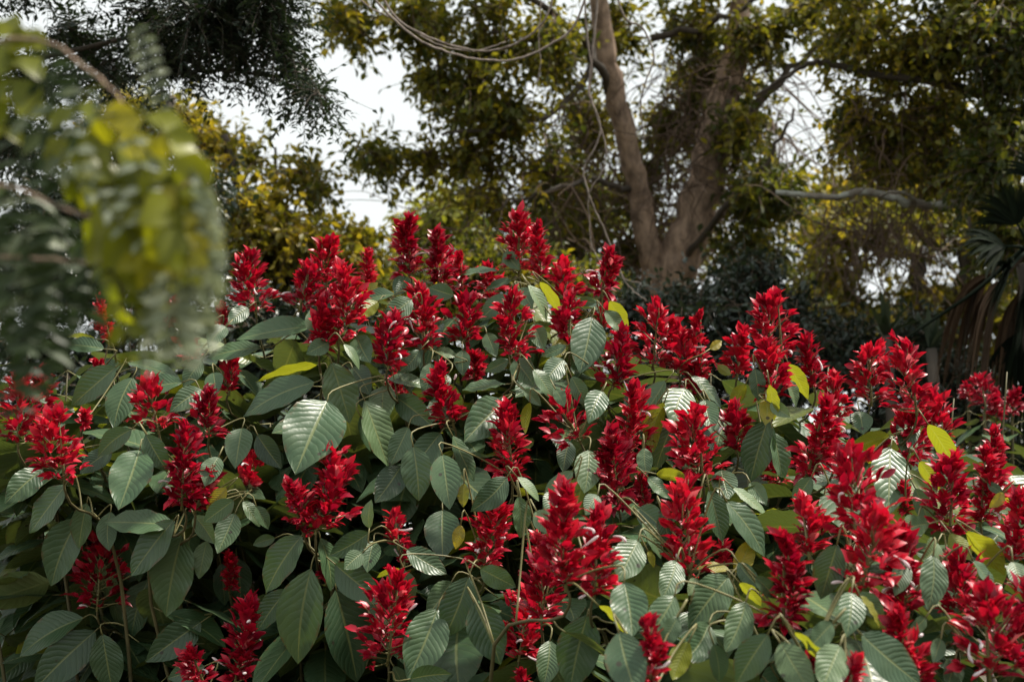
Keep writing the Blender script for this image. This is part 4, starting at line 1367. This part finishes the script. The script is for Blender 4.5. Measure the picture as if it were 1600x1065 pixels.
# ---- second flowering shrub behind on the right
b0 = P(1560, 1200, 5.0)
sh2 = thing("flowering_shrub", "smaller scarlet-flowered shrub in shade beneath the fan palm", "shrub", ground_below(b0))
for sidx, s in enumerate([(1530, 592, 1540, 632, 44, 5.0), (1585, 610, 1582, 645, 32, 5.0), (1548, 612, 1556, 655, 34, 5.1), (1510, 600, 1516, 625, 24, 5.1)]):
    r = np.random.default_rng(2000 + sidx)
    base, tip, a, e1, e2, H, Rw, O, A_, Nn, Lb, tubes = spike_geometry(s, r)
    mb = MB()
    mb.tube(np.linspace(base - a * 0.01, base + a * H * 0.93, 5), [0.0032, 0.003, 0.0026, 0.002, 0.0012], 5)
    sp = mb.build("flower_spike", M['petiole'], sh2, origin=base)
    mb = MB()
    mb.stamp(T_BRACT, frames(A_, Nn, Lb, Lb * 0.45), O, tattrs={'v': BV}, rnd=np.clip(r.beta(2, 2, len(O)) * 0.7, 0, 1))
    mb.build("bract_cluster", M['bract'], sp, origin=base, kind="stuff")
    mb = MB()
    pth = smooth_path([base, base - UP * 0.15 + [0, .03, 0], base * 0.5 + ground_below(b0) * 0.5, ground_below(b0) + rng.normal(0, .05, 3) * [1, 1, 0]], 5)
    mb.tube(pth, np.linspace(0.004, 0.012, len(pth)), 6)
    mb.build("stem", M['stem'], sh2)
    for q in range(6):
        o = base - UP * (0.04 + 0.06 * q) + rng.normal(0, 0.01, 3)
        for h in (0, math.pi):
            az = q * 1.57 + h + r.normal(0, 0.2)
            rad = np.array([math.cos(az), math.sin(az), 0])
            el = r.normal(-0.3, 0.3)
            ax = unit(rad * math.cos(el) + UP * math.sin(el))
            mb = MB()
            L = r.uniform(0.10, 0.17)
            leaf_blade(mb, o + ax * 0.03, ax, unit(UP * math.cos(el) - rad * math.sin(el)), L, L / 1.9, 8, 4, r, r.uniform(0.1, 0.5), 0.0, o)
            mb.build("leaf", [M['leaf'], M['petiole']], sh2, origin=o)


# ---- hanging vines
def vine(label, pts, r0, r1, wig=0.0012, group=None):
    mb = MB()
    p = px_path(pts, 7, wig)
    mb.tube(p, np.linspace(r0, r1, len(p)), 7)
    o = mb.build("hanging_vine", M['vine'], None, origin=p[0])
    return tag(o, label, "vine")


DV = 6.0
vine("pale vine looping low across the top in the wider of two swags", [(545, -60, DV), (600, 15, DV), (660, 65, DV), (730, 90, DV), (800, 94, DV), (860, 70, DV), (900, 35, DV), (930, -60, DV)], .005, .005)
vine("pale vine looping in the narrower upper swag below the tree crown", [(580, -60, DV + .1), (612, 20, DV + .1), (670, 58, DV + .1), (740, 79, DV + .1), (790, 74, DV + .1), (840, 45, DV + .1), (862, 5, DV + .1), (872, -60, DV + .1)], .005, .005)
vine("dark vine running beside the looping swags", [(520, -40, DV + .2), (575, 10, DV + .2), (625, 35, DV + .2), (680, 68, DV + .2), (740, 80, DV + .2), (790, 66, DV + .2)], .004, .003)
DW = 6.5
vine("long pale vine hanging down and crossing itself above the scarlet flowers", [(938, -60, DW), (930, 40, DW), (922, 120, DW), (921, 150, DW - .02), (935, 185, DW), (938, 205, DW), (930, 230, DW), (912, 265, DW), (918, 295, DW), (928, 325, DW), (945, 360, DW), (970, 425, DW), (985, 450, DW), (1010, 470, DW)], .0055, .003)
vine("thin pale vine twisting round the long hanging vine", [(912, -60, DW - .05), (916, 40, DW - .05), (925, 110, DW - .03), (920, 140, DW + .02), (928, 165, DW + .02), (937, 195, DW + .02), (947, 235, DW), (940, 270, DW), (921, 300, DW - .02), (921, 345, DW), (925, 385, DW), (945, 415, DW), (975, 436, DW), (1000, 442, DW)], .0045, .002)
vine("short pale vine dangling free in front of the leaning trunk", [(950, -60, DW), (975, 25, DW), (1005, 45, DW), (1022, 90, DW), (1010, 125, DW), (1001, 160, DW), (1003, 190, DW), (1007, 218, DW)], .005, .0025)
vine("thin vine curving from the left crown beside the long hanging vine", [(850, -60, DW + .3), (842, 60, DW + .3), (845, 95, DW + .3), (838, 140, DW + .3), (830, 170, DW + .3)], .003, .0015)

# ---- foreground spray, close to the lens
sap_at = np.array([-0.95, 1.3, 0.0])
FZ = 1.22
sap = thing("foreground_sapling", "blurred feathery sprays of a sapling close to the lens at the left", "sapling", ground_below(sap_at))
mb = MB()
trunk_p = smooth_path([ground_below(sap_at), sap_at + [0.02, 0, .6], sap_at + [0, 0, 1.2], P(-420, 500, .9 * FZ), P(-330, 200, .88 * FZ), P(-260, -150, .86 * FZ)], 6, 0.002)
mb.tube(trunk_p, np.linspace(0.014, 0.005, len(trunk_p)), 8)
mb.build("trunk", M['bark_dark'], sap)
TW = [
    [(-360, 330, .88), (-100, 285, .85), (20, 295, .83), (130, 335, .80), (220, 330, .78), (300, 280, .76)],
    [(-330, 200, .88), (-120, 110, .86), (40, 60, .84), (140, 110, .82), (210, 180, .80)],
    [(-390, 440, .9), (-150, 400, .87), (0, 400, .85), (120, 410, .82), (220, 415, .8)],
]
twp = []
for tw in TW:
    mb = MB()
    p = px_path([(x_, y_, d_ * FZ) for x_, y_, d_ in tw], 6, 0.0008)
    mb.tube(p, np.linspace(0.0018, 0.0008, len(p)), 6)
    mb.build("twig", M['bark_brown'], sap)
    twp.append(p)
twp = np.concatenate(twp)
rf = np.random.default_rng(77)
# fronds: start px, end px, depth, leaflet length (px), pitch (px), kind
FR = [
 ((298, 270), (322, 480), .76, 46, 13, 'p'), ((318, 290), (338, 440), .765, 34, 12, 'p'), ((268, 420), (288, 565), .77, 50, 14, 'p'), ((300, 425), (322, 550), .77, 44, 13, 'p'), ((232, 410), (236, 580), .78, 26, 15, 'p'),
 ((205, 430), (215, 590), .785, 30, 16, 'g'), ((178, 420), (200, 555), .78, 40, 30, 'y'), ((160, 330), (140, 480), .82, 40, 18, 'd'),
 ((225, 175), (262, 300), .78, 95, 46, 'Y'), ((150, 175), (215, 310), .79, 95, 48, 'Y'), ((255, 260), (292, 400), .77, 80, 44, 'Y'), ((195, 270), (225, 400), .79, 85, 46, 'Y'), ((150, 280), (175, 410), .80, 80, 50, 'y'), ((230, 320), (255, 440), .77, 70, 40, 'Y'), ((120, 160), (150, 300), .81, 80, 50, 'y'), ((285, 340), (300, 430), .76, 50, 30, 'Y'),
 ((175, 215), (200, 350), .80, 90, 44, 'y'), ((215, 250), (245, 380), .785, 85, 42, 'y'), ((255, 200), (285, 330), .775, 75, 42, 'Y'), ((160, 380), (185, 500), .80, 60, 34, 'y'), ((235, 400), (245, 500), .78, 44, 26, 'y'),
 ((262, 430), (276, 560), .772, 56, 16, 'p'), ((312, 300), (330, 470), .762, 44, 14, 'p'), ((205, 215), (225, 330), .76, 40, 32, 'p'), ((150, 300), (215, 380), .76, 34, 30, 'p'), ((100, 270), (190, 330), .77, 34, 30, 'p'), ((110, 200), (135, 290), .77, 40, 34, 'p'),
 ((40, 300), (30, 520), .86, 80, 26, 'g'), ((90, 330), (80, 540), .85, 60, 24, 'd'), ((-20, 300), (10, 480), .87, 90, 30, 'g'), ((130, 340), (120, 540), .83, 50, 24, 'd'), ((10, 420), (60, 600), .87, 60, 24, 'd'), ((100, 420), (50, 600), .86, 60, 24, 'd'),
 ((30, 40), (10, 200), .85, 75, 34, 'y'), ((70, 70), (95, 230), .85, 50, 24, 'd'), ((130, 110), (120, 250), .83, 34, 20, 'g'), ((0, 30), (-10, 140), .86, 80, 36, 'y'), ((60, 200), (110, 310), .84, 55, 24, 'd'), ((10, 180), (40, 320), .85, 70, 26, 'd'), ((215, 40), (255, 170), .8, 26, 18, 'p'),
 ((30, 330), (100, 480), .85, 45, 22, 'g'), ((0, 480), (30, 640), .88, 60, 24, 'd'), ((60, 120), (150, 230), .83, 50, 24, 'd'), ((40, 180), (110, 260), .82, 60, 26, 'g'),
]
for (a0, a1, d, ll, pit, kind) in FR:
    d *= FZ
    p0 = P(*a0, d)
    p1 = P(*a1, d + rf.uniform(-.03, .03))
    near_ = twp[np.argmin(np.linalg.norm(twp - p0, axis=1))]
    pth = smooth_path([p0, p0 * .5 + p1 * .5 + AX_R * rf.normal(0, .003), p1], 6)
    mb = MB()
    stalk = smooth_path([near_, near_ * .5 + p0 * .5 + UP * .004, p0], 3)
    mb.tube(np.vstack([stalk[:-1], pth]), np.linspace(0.0010, 0.0004, len(stalk) - 1 + len(pth)), 5, rnd=0.3)
    Lr = np.linalg.norm(p1 - p0)
    n_ = max(4, int(Lr / (pit * d / FPX)))
    t = np.linspace(0.05, 1, n_)
    seg = np.linspace(0, 1, len(pth))
    c = np.stack([np.interp(t, seg, pth[:, q]) for q in range(3)], 1)
    ax_ = unit(p1 - p0)
    nr = unit(-AX_F + UP * rf.normal(0.4, 0.3) + AX_R * rf.normal(0, 0.5))
    sd = unit(np.cross(ax_, nr))
    for sgn in (1, -1):
        la = unit(sd * sgn + ax_ * (0.7 if kind in 'Yy' else 0.3) + rf.normal(0, 0.3 if kind in 'Yy' else 0.12, (n_, 3)))
        Ln = ll * d / FPX * np.interp(t, [0, .3, .8, 1], [.7, 1, .9, .55]) * rf.uniform(.85, 1.1, n_)
        asp = 0.75 if kind in 'Yy' else (0.46 if kind == 'p' else 0.4)
        lo, hi = {'p': (.65, 1), 'g': (.35, .75), 'd': (0, .45), 'y': (0, .5), 'Y': (.2, 1)}[kind]
        mb.stamp(T_LEAF, frames(la, nr + rf.normal(0, .25, (n_, 3)), Ln, Ln * asp), c, rnd=rf.uniform(lo, hi, n_))
    mb.build("spray", M['frontyel'] if kind in 'Yy' else M['front'], sap)
